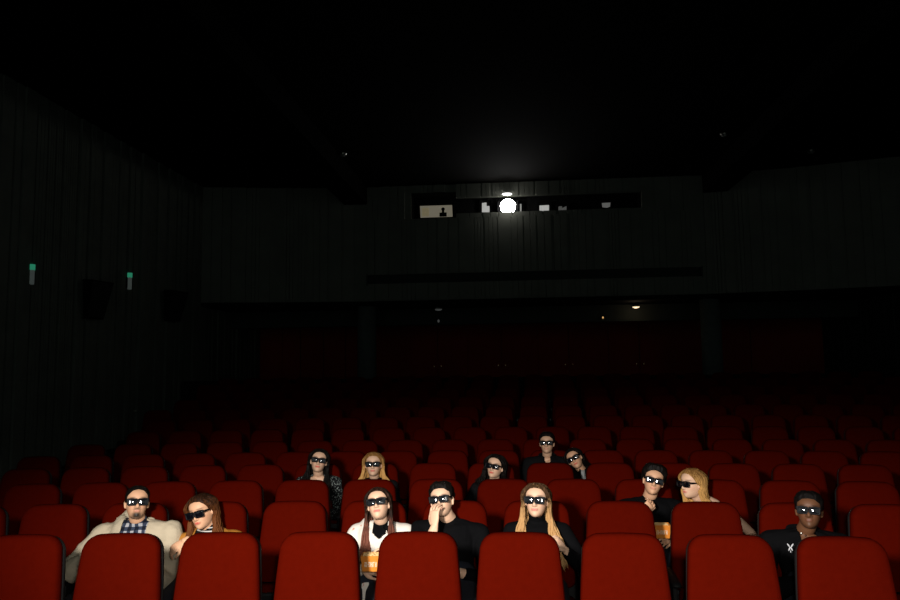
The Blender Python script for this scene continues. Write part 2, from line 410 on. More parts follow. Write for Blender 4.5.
for px, py, m, l, s in ((603, 317.5, m_amber, 'tiny amber signal light under the booth, left of the warm lamp', .02), (438.5, 321, m_cool, 'tiny grey signal light under the dim grey lamp', .03), (684, 300.5, m_cool, 'tiny dim signal light beside the right column', .035)):
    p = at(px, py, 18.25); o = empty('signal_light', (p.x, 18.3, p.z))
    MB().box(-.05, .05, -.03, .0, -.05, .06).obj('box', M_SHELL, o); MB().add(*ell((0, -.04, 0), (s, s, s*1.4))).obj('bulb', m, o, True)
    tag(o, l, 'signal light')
p = at(384, 388, 15.9)
# ------------------------------------------------------------------ seats
def outline(wb, wt, z0, z1, rb, rt, crown, grow=0):
    pts = []
    def hw(z): return wb+(wt-wb)*max(0, min(1, (z-z0)/(z1-z0)))**1.6
    z0 -= grow; z1 += grow
    for a in range(0, 91, 18):       # bottom right corner
        t = math.radians(a-90); pts.append((wb+grow-rb+rb*math.cos(t), z0+rb+rb*math.sin(t)))
    for z in np.linspace(z0+rb, z1-rt, 7)[1:-1]: pts.append((hw(z)+grow, z))
    wtr = hw(z1-rt)+grow
    for a in range(0, 91, 15):
        t = math.radians(a); pts.append((wtr-rt+rt*math.cos(t), z1-rt+rt*math.sin(t)))
    R = pts[:]
    top = wtr-rt
    out = [(x, z+(crown*(1-(x/wtr)**2) if z > (z0+z1)/2 else 0)) for x, z in R]
    out.append((top*.5, z1+crown*(1-(.5*top/wtr)**2))); 
    full = out+[(0, z1+crown)]+[(-x, z) for x, z in out[::-1]]
    return full
def pad(name, ol, rings, m, parent, tilt):
    cz = sum(p[1] for p in ol)/len(ol); V = []; Fc = []; n = len(ol)
    for s, y in rings:
        for x, z in ol:
            # inset by a distance rather than by a factor, so the rim keeps its width
            xx, zz = x*s, cz+(z-cz)*s; V.append((xx, y+(zz-SEAT_H)*tilt, zz))
    for i in range(len(rings)-1):
        for k in range(n): Fc.append((i*n+k, (i+1)*n+k, (i+1)*n+(k+1) % n, i*n+(k+1) % n))
    V.append((0, rings[0][1]+(cz-SEAT_H)*tilt, cz)); V.append((0, rings[-1][1]+(cz-SEAT_H)*tilt, cz))
    for k in range(n): Fc.append((len(V)-2, k, (k+1) % n)); Fc.append((len(V)-1, (len(rings)-1)*n+(k+1) % n, (len(rings)-1)*n+k))
    return meshobj(name, V, Fc, m, parent)
TILT = .16
CZ_ = .56
seat0 = empty('cinema_seat', (0, 0, 0))
ol = outline(.243, .207, .49, SEAT_H-.012, .05, .085, .012)
s_back = pad('backrest', ol, [(.97, .062), (1, .050), (1, .026), (.985, .012), (.95, .0), (.85, -.008), (.55, -.014), (.2, -.016)], M_RED, seat0, TILT)
ol2 = outline(.245, .209, .36, SEAT_H-.026, .05, .085, .012)
s_shell = pad('back_shell', ol2, [(.3, .118), (.93, .105), (1, .090), (1, .060), (.97, .056)], M_SHELL, seat0, TILT)
def cushion():
    # lying flat: hinge at the origin, pad towards -y
    b = MB(); rows = []
    ys = np.linspace(0, -.46, 10); V = []; Fc = []; n = 20
    for y in ys:
        e = 1-.35*abs((y+.23)/.23)**4
        for k in range(n):
            t = 2*math.pi*k/n; c, s = math.cos(t), math.sin(t)
            x = .235*abs(c)**.35*(1 if c > 0 else -1)*(1-.05*abs((y+.23)/.23)**6); z = .055*abs(s)**.6*(1 if s > 0 else -1)*e
            V.append((x, y, z))
    for i in range(9):
        for k in range(n): Fc.append((i*n+k, i*n+(k+1) % n, (i+1)*n+(k+1) % n, (i+1)*n+k))
    Fc.append(tuple(range(n))[::-1]); Fc.append(tuple(9*n+k for k in range(n)))
    return V, Fc
V, Fc = cushion()
s_cush = meshobj('seat_cushion', V, Fc, M_RED, seat0)
pan = MB(); pan.box(-.225, .225, -.43, -.02, -.075, -.045)
s_pan = pan.obj('seat_pan', M_SHELL, s_cush, bevel=.015)
fr = MB(); fr.box(-.019, .019, -.40, -.04, .0, .05); fr.box(-.014, .014, -.36, -.08, .05, .60)
s_frame = fr.obj('side_frame', M_SHELL, seat0, bevel=.008); s_frame.location = (-.275, 0, 0)
ar = MB(); ar.tube([(0, -.42, .62), (0, -.38, .625), (0, -.10, .625), (0, -.03, .60)], [(.026, .012), (.030, .018), (.030, .018), (.026, .014)], 12, sub=2)
s_arm = ar.obj('armrest', M_ARM, seat0, True); s_arm.location = (-.275, 0, 0)
HINGE = (0, -.115, .43)
def place_seat(first, r, phi, down, label, group, last):
    p = rowpos(r, phi)
    if first: root = seat0; cu = s_cush; parts = None
    else:
        root = seat0.copy(); COL.objects.link(root)
        for k in (s_back, s_shell, s_frame, s_arm):
            c = k.copy(); c.parent = root; COL.objects.link(c)
        cu = s_cush.copy(); cu.parent = root; COL.objects.link(cu); c = s_pan.copy(); c.parent = cu; COL.objects.link(c)
    root.location = p; root.rotation_euler = (0, 0, -phi)
    if down: cu.location = HINGE; cu.rotation_euler = (math.radians(4), 0, 0)
    else: cu.location = (0, -.19, .10); cu.rotation_euler = (math.radians(-84), 0, 0)
    if last:
        for k in (s_frame, s_arm):
            c = k.copy(); c.parent = root; c.location = (.275, 0, 0); COL.objects.link(c)
    tag(root, label, 'seat', group)
    return root
ORD = 'first second third fourth fifth sixth seventh eighth ninth tenth eleventh twelfth thirteenth fourteenth fifteenth sixteenth seventeenth eighteenth nineteenth twentieth twenty-first twenty-second twenty-third twenty-fourth twenty-fifth twenty-sixth twenty-seventh twenty-eighth twenty-ninth thirtieth'.split()
PHI = {0: -.1057, 1: -.1174, 2: -.1404, 3: -.1588, 4: -.1701, 5: -.0982}
def phi_px(px, r):
    Y = D0+DR*r
    for _ in range(6):
        x = ray(px, 420); X = x.x/x.y*Y; ph = math.asin((X-CX)/(R0+DR*r)); Y = YC+(R0+DR*r)*math.cos(ph)
    return ph
PHI[6] = phi_px(429, 6); PHI[7] = phi_px(420.5, 7)
for r in range(8, NROW): PHI[r] = phi_px(431+(r % 2)*14-6*(r-8), r)
WHO = {(1, 1): 'under the man in the beige jacket', (1, 2): 'under the woman in the tan jacket', (1, 4): 'under the girl in the white sweater',
       (1, 5): 'under the man eating popcorn', (1, 6): 'under the long-haired blonde woman in black', (1, 9): 'under the man in the black jacket at right',
       (2, 9): 'under the man resting his chin on his hand', (2, 10): 'under the blonde woman turned to the left',
       (3, 5): 'under the dark-haired woman in the speckled top', (3, 6): 'under the shorter-haired blonde woman', (3, 8): 'under the dark wavy-haired woman',
       (4, 10): 'under the man sitting farthest back', (4, 11): 'under the woman leaning her head'}
first = True
SEATPHI = {}
for r in range(NROW):
    dphi = PITCH_S/(R0+DR*r); js = []
    for j in range(-30, 45):
        ph = PHI[r]+j*dphi
        if r >= 4 and not (-.1725 < ph < .192): continue
        if abs(ph) > .3: continue
        p = rowpos(r, ph); x, y = px_of((p.x, p.y, p.z+SEAT_H-.2)); hwid = .25*F_PX/p.y
        if x+hwid < 1.5 or x-hwid > 898.5: continue
        js.append((j, ph))
    for q, (j, ph) in enumerate(js):
        SEATPHI[(r, j)] = ph
        who = WHO.get((r, j))
        if who: lab = 'red cinema seat '+who
        elif q == len(js)-1: lab = 'empty red cinema seat in the %s row from the front, last at the right' % ORD[r]
        else: lab = 'empty red cinema seat, %s from the left in the %s row from the front' % (ORD[q], ORD[r])
        place_seat(first, r, ph, bool(who), lab, 'red seats in the %s row' % ORD[r], q == len(js)-1); first = False
# ------------------------------------------------------------------ people
HT = [(-.112,.016,.066,-.030),(-.106,.030,.078,-.018),(-.095,.042,.086,.000),(-.080,.051,.089,.025),(-.062,.058,.0885,.052),(-.045,.063,.0885,.072),
      (-.025,.068,.087,.088),(-.008,.070,.083,.095),(.006,.071,.083,.098),(.022,.0725,.091,.100),(.038,.0735,.092,.100),(.056,.072,.086,.098),(.072,.0655,.075,.088),(.087,.053,.057,.070),(.0985,.037,.038,.046),(.1055,.020,.019,.024),(.108,.006,.005,.006)]
HZ = [h[0] for h in HT]
def hsec(z):
    return tuple(np.interp(z, HZ, [h[k] for h in HT]) for k in (1, 2, 3))
def surf(az, z, off=0, k=1.0):
    """point on the head: az 0 = face, +-180 = back (degrees); z height over eye level"""
    w_, f_, b_ = hsec(z); a = math.radians(az); s, c = math.sin(a), math.cos(a)
    w_ += off; f_ += off; b_ += off
    x = w_*math.copysign(abs(s)**.92, s); y = -f_*abs(c)**.95 if c > 0 else b_*abs(c)
    return Vector((x*k, y, z+off*max(0, (z-.06)/.06)))
def head_mesh(fem, wide=1.0):
    V = []; Fc = []; zs = np.linspace(-.112, .108, 44); n = 56
    for z in zs:
        for k in range(n):
            az = -180+360*k/n; p = surf(az, z)
            x, y = p.x*wide, p.y
            if abs(az) < 60:      # eye sockets, cheekbones, brow
                for sx in (-.032, .032):
                    g = math.exp(-((x-sx)/.015)**2-((z+.002)/.012)**2); y += .010*g
                    g = math.exp(-((x-sx*1.35)/.018)**2-((z+.034)/.016)**2); y -= .004*g
                    g = math.exp(-((x-sx)/.020)**2-((z-.022)/.008)**2); y -= (.001 if fem else .004)*g
                g = math.exp(-(x/.020)**2-((z+.060)/.018)**2); y -= .003*g
                g = math.exp(-(x/.018)**2-((z+.100)/.014)**2); y -= (.004 if fem else .007)*g
            V.append((x, y, z))
    m = len(zs)
    for i in range(m-1):
        for k in range(n): Fc.append((i*n+k, i*n+(k+1) % n, (i+1)*n+(k+1) % n, (i+1)*n+k))
    Fc.append(tuple(range(n))[::-1]); Fc.append(tuple((m-1)*n+k for k in range(n)))
    b = MB().add(V, Fc); N = -.0
    s = .93 if fem else 1.05
    b.tube([(0, -.078, .012), (0, -.088, .0), (0, -.098, -.018), (0, -.106*(.99 if fem else 1), -.032), (0, -.099, -.040)], [.007*s, .0075*s, .009*s, .0115*s, .008*s], 12, sub=2)
    for sx in (-1, 1):
        b.add(*ell((sx*.0115*s, -.093, -.037), (.0085*s, .010, .0075)))
        b.add(*ell((sx*.009, -.090, -.058), (.013, .007, .0042 if fem else .0036))); b.add(*ell((sx*.007, -.089, -.0665), (.0125, .0075, .0052)))
        b.add(*ell((sx*.032, -.072, -.001), (.0145, .0125, .0105)))
        T = Matrix.Translation((sx*.073*wide, .008, -.012))@Matrix.Rotation(sx*math.radians(22), 4, 'Z')@Matrix.Rotation(math.radians(-8), 4, 'X')
        b.add(*ell((0, 0, 0), (.0075, .017, .030), T=T)); b.add(*ell((sx*.004, .004, .008), (.008, .018, .019), T=T))
    return b
def remesh(mb, vox, smooth=1, mask=None, big=None):
    me = bpy.data.meshes.new('tmp'); me.from_pydata([tuple(v) for v in mb.v], [], mb.f); me.update()
    o = bpy.data.objects.new('tmp', me); COL.objects.link(o)
    md = o.modifiers.new('r', 'REMESH'); md.mode = 'VOXEL'; md.voxel_size = vox
    dg = bpy.context.evaluated_depsgraph_get(); dg.update()
    ev = o.evaluated_get(dg); em = ev.to_mesh()
    V = np.empty(len(em.vertices)*3, 'f'); em.vertices.foreach_get('co', V); V = V.reshape(-1, 3).astype(float)
    E_ = np.empty(len(em.edges)*2, 'i'); em.edges.foreach_get('vertices', E_); E_ = E_.reshape(-1, 2)
    ls = np.empty(len(em.polygons), 'i'); em.polygons.foreach_get('loop_total', ls); li = np.empty(len(em.loops), 'i'); em.loops.foreach_get('vertex_index', li)
    ev.to_mesh_clear(); bpy.data.objects.remove(o); bpy.data.meshes.remove(me)
    Fc = []; q = 0
    for n_ in ls: Fc.append(li[q:q+n_]); q += n_
    V = lap(V, E_, smooth, None)
    if big: V = lap(V, E_, big, mask(V))
    return V, E_, Fc
def lap(V, E_, it, wgt):
    for _ in range(it):
        S = np.zeros_like(V); c = np.zeros(len(V))
        np.add.at(S, E_[:, 0], V[E_[:, 1]]); np.add.at(S, E_[:, 1], V[E_[:, 0]]); np.add.at(c, E_[:, 0], 1); np.add.at(c, E_[:, 1], 1)
        d = S/np.maximum(c, 1)[:, None]-V
        V = V+d*(.5 if wgt is None else (.6*wgt)[:, None])
    return V
def from_np(name, V, Fc, m, parent, cols=None):
    me = bpy.data.meshes.new(name); n = len(Fc)
    lt = np.array([len(f) for f in Fc], 'i'); li = np.concatenate(Fc).astype('i')
    me.vertices.add(len(V)); me.vertices.foreach_set('co', V.astype('f').ravel()); me.loops.add(len(li)); me.loops.foreach_set('vertex_index', li)
    me.polygons.add(n); me.polygons.foreach_set('loop_start', np.concatenate([[0], np.cumsum(lt)[:-1]]).astype('i')); me.polygons.foreach_set('loop_total', lt)
    me.polygons.foreach_set('use_smooth', [True]*n); me.update(calc_edges=True); me.materials.append(m)
    if cols is not None:
        a = me.color_attributes.new('Col', 'FLOAT_COLOR', 'POINT'); a.data.foreach_set('color', np.hstack([cols, np.ones((len(V), 1))]).astype('f').ravel())
    o = bpy.data.objects.new(name, me); COL.objects.link(o); o.parent = parent
    return o
def snoise(V, sc, seed):
    # smooth pseudo-random folds: a sum of sine waves in random directions
    rs = np.random.RandomState(seed); r = np.zeros(len(V))
    for k in range(7):
        d = rs.normal(size=3); d /= np.linalg.norm(d); fq = sc*rs.uniform(.6, 1.8); r += np.sin(V@d*fq+rs.uniform(0, 6.28)+1.5*np.sin(V@rs.normal(size=3)*sc*.4))/7
    return r
def vnorm(V, Fc):
    N = np.zeros_like(V); Q = np.array([f[:4] if len(f) >= 4 else (*f, f[-1]) for f in Fc])
    c = np.cross(V[Q[:, 2]]-V[Q[:, 0]], V[Q[:, 3]]-V[Q[:, 1]])
    for k in range(4): np.add.at(N, Q[:, k], c)
    return N/np.maximum(np.linalg.norm(N, axis=1), 1e-9)[:, None]
def hand(b, wrist, d, pn, side, curl=.35, sc=1.0, spread=.12):
    """wrist point, pointing direction d, palm normal pn (the side fingers curl to), side +1/-1 for the thumb"""
    d = Vector(d).normalized(); pn = Vector(pn); pn = (pn-d*pn.dot(d)).normalized(); a = d.cross(pn)*side   # thumb side
    W = Vector(wrist)
    b.tube([W-d*.02, W+d*.015, W+d*.05, W+d*.088], [(.024*sc, .018*sc), (.028*sc, .017*sc), (.037*sc, .015*sc), (.036*sc, .012*sc)], 14, ref=a, sub=2)
    for q, (off, L) in enumerate(((.031, .072), (.0110, .080), (-.0100, .074), (-.029, .058))):
        p = W+d*.080+a*off*sc; dd = (d+a*off*spread*10).normalized(); pts = [p]; ang = curl*(1+.15*q)*.6
        rad = [.0082*sc]
        for s_, l in enumerate((.45, .32, .25)):
            t = dd*math.cos(ang)+pn*math.sin(ang); pts.append(pts[-1]+t*L*l*sc); rad.append((.0078-.0008*s_)*sc); ang += curl*(1.3 if s_ == 0 else 1.0)
        b.tube(pts, rad, 10, ref=a, sub=2)
    p = W+d*.022+a*.022*sc; t = (d*.75+a*.62+pn*.25).normalized(); t2 = (d*.95+a*.18+pn*.35).normalized()
    b.tube([p, p+t*.036*sc, p+t*.036*sc+t2*.032*sc, p+t*.034*sc+t2*.058*sc], [.0135*sc, .0115*sc, .0098*sc, .0082*sc], 10, ref=a, sub=2)
def skin_mat(name): return mat(name, (.5, .4, .3), .55, spec=.35, attr=True, bump=.08, bscale=900)

def hair_mesh(style, Mh, Tn, rnd, col_m, parent):
    """style: dict cap (offset), line (hairline fn), strands, L (fall length), part, wave, thick"""
    cap = style['cap']; b = MB(); n = 72; m = 16; nz = style.get('noise', .002)
    hl = style['line']
    V = []; Fc = []
    def zmin(az):
        a = abs(az); return float(np.interp(a, [0, 30, 48, 62, 72, 84, 96, 110, 140, 180], hl))
    for layer in (0, 1):
        for i in range(m+1):
            for k in range(n):
                az = -180+360*k/n; z0 = zmin(az); t = i/m; z = z0+(.1079-z0)*math.sin(t*math.pi/2)
                edge = min(1, t*2.4) if abs(az) < 105 else min(1, t*4+.25)
                asym = 1+style.get('asym', 0)*math.sin(math.radians(az))
                off = (-.004 if layer else .001+cap*edge*asym*(1+style.get('top', 0)*max(0, z/.12)) + nz*edge*noise.noise(Vector((math.sin(math.radians(az))*7, math.cos(math.radians(az))*7, z*60+style.get('sd', 0)))))
                V.append(surf(az, z, off))
    L1 = (m+1)*n
    for i in range(m):
        for k in range(n):
            a, c = i*n+k, i*n+(k+1) % n; Fc.append((a, c, c+n, a+n)); Fc.append((L1+a, L1+a+n, L1+c+n, L1+c))
    for k in range(n): Fc.append((k, L1+k, L1+(k+1) % n, (k+1) % n))
    Fc.append(tuple(m*n+k for k in range(n))); Fc.append(tuple(L1+m*n+k for k in range(n))[::-1])
    b.add([Mh@v for v in V], Fc)
    ns = style.get('strands', 0)
    for s_ in range(ns):
        sx = 1 if s_ % 2 else -1; u = rnd.random(); a0 = style.get('a0', 62)+(178-style.get('a0', 62))*u**1.25
        part = style.get('part', 0); o1 = cap+.004+rnd.random()*style.get('vol', .014)
        yp = -.062+.115*min(1, (a0-60)/110)
        # start on the parting
        zt = .104 if yp > -.04 else .094
        P0 = Vector((part+sx*.003, yp, zt+cap*.6+.003)); pts = [P0]
        for z, f in ((.098, .42), (.080, .74), (.048, .93), (.01, 1), (-.03, 1.0), (-.055, 1.0)):
            az = sx*(a0*f if a0 < 100 else a0*(.55+.45*f))
            if a0 < 85: az = sx*max(abs(az), zmin_az(z, hl))
            q = surf(az, max(z, -.03) if z < -.03 else z, o1*float(np.interp(z, [-.03, 0, .05, .08, .1], [1.2, 1.1, .95, .5, .35]))); 
            if z < -.03: q.z = z
            pts.append(q)
        pts = [Mh@p for p in pts]
        base = pts[-1]; L = style['L']*rnd.uniform(.78, 1.08); front = a0 < style.get('fsplit', 112)
        zend = base.z-L
        ex = (Tn.x+sx*(style.get('wx', .10)+rnd.uniform(-.035, .045)) if front else Tn.x+sx*rnd.uniform(.02, .12))
        ey = Tn.y-style.get('fy', .115)+rnd.uniform(-.012, .012) if front else Tn.y+rnd.uniform(.03, .06)
        k_ = 7; ph = rnd.uniform(0, 6.28); wv = style.get('wave', .008)
        for q in range(1, k_+1):
            t = q/k_; e = t*t*(3-2*t)
            x = base.x+(ex-base.x)*e+wv*math.sin(ph+t*9)*t; y = base.y+(ey-base.y)*min(1, e*1.25)+wv*math.cos(ph*1.7+t*8)*t
            pts.append(Vector((x, y, base.z+(zend-base.z)*t)))
        th = style.get('thick', .0035)*rnd.uniform(.7, 1.3)
        r = [th*.5, th*.9, th]+[th*1.15]*(len(pts)-6)+[th, th*.6, th*.15]
        b.tube(pts, r[:len(pts)] if len(r) >= len(pts) else r+[th*.15]*(len(pts)-len(r)), 5, sub=2, caps=False)
    return b.obj('hair', col_m, parent, True)
def zmin_az(z, hl):
    # smallest azimuth at which hair may lie at height z (keeps the face clear)
    A = [0, 30, 48, 62, 72, 84, 96, 110, 140, 180]
    for a in range(0, 110, 3):
        if np.interp(a, A, hl) < z: return a
    return 78
def hair_material(name, c1, c2, z_split=None):
    if name in MATS: return MATS[name]
    m = mat(name, c1, .6, spec=.10); nt = m.node_tree; b = nt.nodes['Principled BSDF']
    tc = nt.nodes.new('ShaderNodeTexCoord'); n = nt.nodes.new('ShaderNodeTexNoise'); n.inputs['Scale'].default_value = 1; n.inputs['Detail'].default_value = 5
    mp = nt.nodes.new('ShaderNodeMapping'); mp.inputs['Scale'].default_value = (110, 110, 9)
    sep = nt.nodes.new('ShaderNodeSeparateXYZ'); mr = nt.nodes.new('ShaderNodeMapRange')
    zs = z_split or 1.0; mr.inputs['From Min'].default_value = zs+.09; mr.inputs['From Max'].default_value = zs-.09; mr.inputs['To Min'].default_value = -.25; mr.inputs['To Max'].default_value = .35
    add = nt.nodes.new('ShaderNodeMath'); add.operation = 'ADD'
    r = nt.nodes.new('ShaderNodeValToRGB'); r.color_ramp.elements[0].position = .3; r.color_ramp.elements[0].color = (*c1, 1); r.color_ramp.elements[1].position = .72; r.color_ramp.elements[1].color = (*c2, 1)
    L = nt.links.new
    L(tc.outputs['Object'], mp.inputs[0]); L(mp.outputs[0], n.inputs['Vector']); L(tc.outputs['Object'], sep.inputs[0]); L(sep.outputs[2], mr.inputs[0])
    L(n.outputs['Fac'], add.inputs[0])
    if z_split: L(mr.outputs[0], add.inputs[1])
    else: add.inputs[1].default_value = 0
    L(add.outputs[0], r.inputs[0]); L(r.outputs[0], b.inputs['Base Color'])
    return m
M_FRAME = mat('glasses_black_frame', (.004, .004, .005), .5, spec=.2)
M_LENS = mat('dark_glossy_lens', (.003, .003, .005), .11, spec=1.0)
M_LENS.node_tree.nodes['Principled BSDF'].inputs['Coat Weight'].default_value = 1.0; M_LENS.node_tree.nodes['Principled BSDF'].inputs['Coat Roughness'].default_value = .09
M_EYE = mat('eye_white', (.7, .68, .64), .3, spec=.5); M_IRIS = mat('eye_iris', (.04, .025, .015), .2, spec=.5)
def rrect(cx, cz, hw, hh, r, n=6):
    P = []
    for qx, qz, a0 in ((1, 1, 0), (-1, 1, 90), (-1, -1, 180), (1, -1, 270)):
        for k in range(n+1):
            a = math.radians(a0+90*k/n); P.append((cx+qx*(hw-r)+r*math.cos(a), cz+qz*(hh-r)+r*math.sin(a)))
    return P
def make_glasses(Mw, label, sc=1.0):
    root = empty('three_d_glasses', Mw.translation); root.matrix_world = Mw
    YF = -.1045
    def yy(x): return YF+.9*x*x
    f = MB()
    for sx in (-1, 1):
        out = rrect(sx*.0345, -.003, .0335, .0235, .010); inn = rrect(sx*.0345, -.003, .0265, .0170, .008); n = len(out); V = []
        for P, dy in ((out, -.003), (inn, -.003), (inn, .003), (out, .003)):
            V += [(x, yy(x)+dy, z) for x, z in P]
        Fc = []
        for q in range(4):
            for k in range(n): Fc.append((q*n+k, q*n+(k+1) % n, ((q+1) % 4)*n+(k+1) % n, ((q+1) % 4)*n+k))
        f.add(V, Fc)
    f.tube([(-.010, YF-.001, .006), (0, YF-.003, .009), (.010, YF-.001, .006)], [.005, .0045, .005], 8, sub=3)
    f.tube([(-.070, yy(.070), .0165), (-.035, yy(.035)-.001, .0195), (0, YF-.002, .013), (.035, yy(.035)-.001, .0195), (.070, yy(.070), .0165)], [.0035]*5, 8, ref=Vector((0, 0, 1)), sub=3)
    f.obj('frame', M_FRAME, root, True)
    for sx in (-1, 1):
        P = rrect(sx*.0345, -.003, .0272, .0176, .008); n = len(P); V = []; Fc = []
        rings = [(1, 0), (.85, .0011), (.6, .0024), (.3, .0034)]
        for s, h in rings: V += [(sx*.0345+(x-sx*.0345)*s, yy(x)-.0005-h, -.003+(z+.003)*s) for x, z in P]
        V.append((sx*.0345, yy(.0345)-.0043, -.003)); nb = len(V)
        for i in range(3):
            for k in range(n): Fc.append((i*n+k, (i+1)*n+k, (i+1)*n+(k+1) % n, i*n+(k+1) % n))
        for k in range(n): Fc.append((3*n+k, nb-1, 3*n+(k+1) % n))
        V += [(x, yy(x)+.0015, z) for x, z in P]
        for k in range(n): Fc.append((k, (k+1) % n, nb+(k+1) % n, nb+k))
        Fc.append(tuple(nb+k for k in range(n)))
        meshobj('lens', V, Fc, M_LENS, root)
        MB().tube([(sx*.0685, yy(.0685)+.002, .008), (sx*.0755, -.075, .007), (sx*.0785, -.03, .005), (sx*.077, .012, .003), (sx*.073, .035, -.015)], [(.0025, .0065), (.0025, .0065), (.002, .005), (.002, .0045), (.002, .004)], 8, sub=3).obj('temple', M_FRAME, root, True)
    tag(root, label, '3D glasses', '3D glasses worn by the audience')
    return root

SHORT = [.072, .068, .052, .046, .010, -.012, -.012, -.030, -.060, -.070]
LONG = [.078, .072, .055, .036, .008, -.020, -.035, -.05, -.065, -.07]
def inv_seat(r, phi): return (Matrix.Translation(rowpos(r, phi))@Matrix.Rotation(-phi, 4, 'Z')).inverted()
def person(P):
    r, j = P['seat']; phi = SEATPHI[(r, j)]; S = rowpos(r, phi); rnd = random.Random(P['sd'])
    root = empty('person', S, -phi); tag(root, P['label'], 'person')
    Mi = inv_seat(r, phi)
    def loc(px, py, dy): return Mi@at(px, py, S.y+dy)       # pixel at a depth -> seat coordinates
    H = loc(P['eye'][0]+P.get('ox', 0), P['eye'][1]+2.4*5/(4.9+.95*(r-1)), P.get('hy', -.20))
    sc = P.get('sc', .945)
    yaw, pit, rol = [math.radians(a) for a in P['rot']]; yaw += phi-math.atan((P['eye'][0]-450)/F_PX)
    Mh = Matrix.Translation(H)@Matrix.Rotation(yaw, 4, 'Z')@Matrix.Rotation(-pit, 4, 'X')@Matrix.Rotation(-rol, 4, 'Y')@Matrix.Scale(sc, 4)
    # pivot of the head is the middle of the skull: the face reaches y = -.09 in front of it
    fem = P['fem']; jaw = Mh@Vector((0, .012, -.06))
    N = Vector((H.x+P.get('nx', 0)-math.sin(rol)*-.0, H.y+.045, H.z-(.158 if fem else .166)*sc)) + Vector((math.sin(rol)*.10, 0, 0))
    sh = P.get('sh', .165 if fem else .195); tilt = P.get('tilt', 0)     # half the breadth between the shoulder joints
    SL = Vector((N.x-sh, N.y+.005, N.z-.055-tilt)); SR = Vector((N.x+sh, N.y+.005, N.z-.055+tilt))
    hipx = P.get('hipx', 0); hip = Vector((hipx, -.27, .56))
    mid = lambda t, dy=0: hip.lerp(N, t)+Vector((0, dy, 0))
    b = MB(); k = .92 if fem else 1.0
    def torso(b, g):
        b.tube([hip+Vector((0, 0, -.05)), hip, mid(.3, .03), mid(.55, .04), mid(.78, .025), N+Vector((0, .01, -.065)), N+Vector((0, .008, -.02))],
               [(.150*k+g, .11+g), (.160*k+g, .115+g), (.130*k+g, .100+g), (.145*k+g, .105+g), (.155*k+g, .103+g), (sh*.86+g, .070+g), (.062*k+g, .056*k+g)], 28, sub=4)
        b.tube([SL, (SL+SR)/2+Vector((0, 0, .012)), SR], [.050*k+g, .06*k+g, .050*k+g], 16, ref=Vector((0, 0, 1)), sub=4)
        if fem:
            for sx in (-1, 1): b.add(*ell(N+Vector((sx*.068, -.085, -.19)), (.060+g*.6, .052+g*.6, .058+g*.6)))
    def legs(b, g):
        for sx in (-1, 1):
            b.tube([hip+Vector((sx*.085, 0, -.02)), Vector((hipx+sx*.10, -.48, .53)), Vector((hipx+sx*.12, -.69, .51)), Vector((hipx+sx*.12, -.66, .30)), Vector((hipx+sx*.12, -.64, .10))], [.095*k+g, .078*k+g, .058*k+g, .053*k+g, .040*k+g], 16, sub=3)
    torso(b, -.008); legs(b, -.006)
    nb = N+Vector((0, .012, -.05))
    b.tube([nb, N+Vector((0, .008, .015)), N.lerp(jaw, .55)+Vector((0, .002, 0)), jaw+Vector((0, 0, .01))], [(.062*k, .058*k), (.051*k, .050*k), (.050*k, .052*k), (.050*k, .050*k)], 20, sub=3)
    b.v += []; hm = head_mesh(fem, P.get('wide', 1.0)); hm.xf(Mh); b.add(hm.v, hm.f)
    arms = {}
    for s_, Sj in ((-1, SL), (1, SR)):
        a = P['arms'][0 if s_ < 0 else 1]
        if a is None: a = {'e': (s_*(sh+.050)+N.x*.5, -.20, .70), 'w': (s_*.12+hipx, -.45, .665), 'd': (-s_*.15, -1, -.12), 'n': (0, -.2, -1)}
        a = dict(a)
        for q in ('e', 'w'):
            if len(a[q]) == 4: a[q] = loc(a[q][0], a[q][1], a[q][2])
            else: a[q] = Vector(a[q])
        arms[s_] = a
        e, w_ = a['e'], a['w']
        if a.get('len', True):     # keep human arm lengths: shift the elbow to satisfy upper arm and forearm
            U, Lw = (.285, .255) if fem else (.305, .27)
            D = w_-Sj; dl = min(D.length, (U+Lw)*.985); w_ = Sj+D.normalized()*dl; a['w'] = w_
            c = (U*U+dl*dl-Lw*Lw)/(2*dl); h = math.sqrt(max(U*U-c*c, 0)); dn = D.normalized(); q = (e-Sj)-dn*(e-Sj).dot(dn)
            e = Sj+dn*c+q.normalized()*h; a['e'] = e
        b.tube([Sj, Sj.lerp(e, .5), e, e.lerp(w_, .35), w_], [.046*k, .043*k, .036*k, .037*k, .025*k], 14, sub=3)
        dd = Vector(a['d']) if 'd' in a else (w_-e)
        hand(b, w_, dd, a.get('n', (0, -1, 0)), a.get('t', s_), a.get('curl', .35), sc=.93 if fem else 1.02)
    for sx in (-1, 1):
        b.tube([Vector((hipx+sx*.12, -.62, .05)), Vector((hipx+sx*.12, -.70, .045)), Vector((hipx+sx*.125, -.80, .035))], [(.036, .035), (.040, .030), (.036, .022)], 12, sub=2)
    V, E_, Fc = remesh(b, P.get('vox', .005), 1, lambda V: (1/(1+np.exp(-((jaw.z-.02)-V[:, 2])/.01)))*(np.linalg.norm((V-np.array([*arms[-1]['w']]))*1., axis=1) > .2)*(np.linalg.norm((V-np.array([*arms[1]['w']])), axis=1) > .2)*1., 6)
    # colouring that belongs to the skin itself: lips, brows, stubble, hairy scalp
    sk = np.array(P['skin']); cols = np.tile(sk, (len(V), 1))
    Mi_ = np.array(Mh.inverted()); Lc = V@Mi_[:3, :3].T+Mi_[:3, 3]; x, y, z = Lc.T; face = (y < -.03)
    def blend(wt, c): 
        nonlocal cols
        cols = cols*(1-wt[:, None])+np.array(c)*wt[:, None]
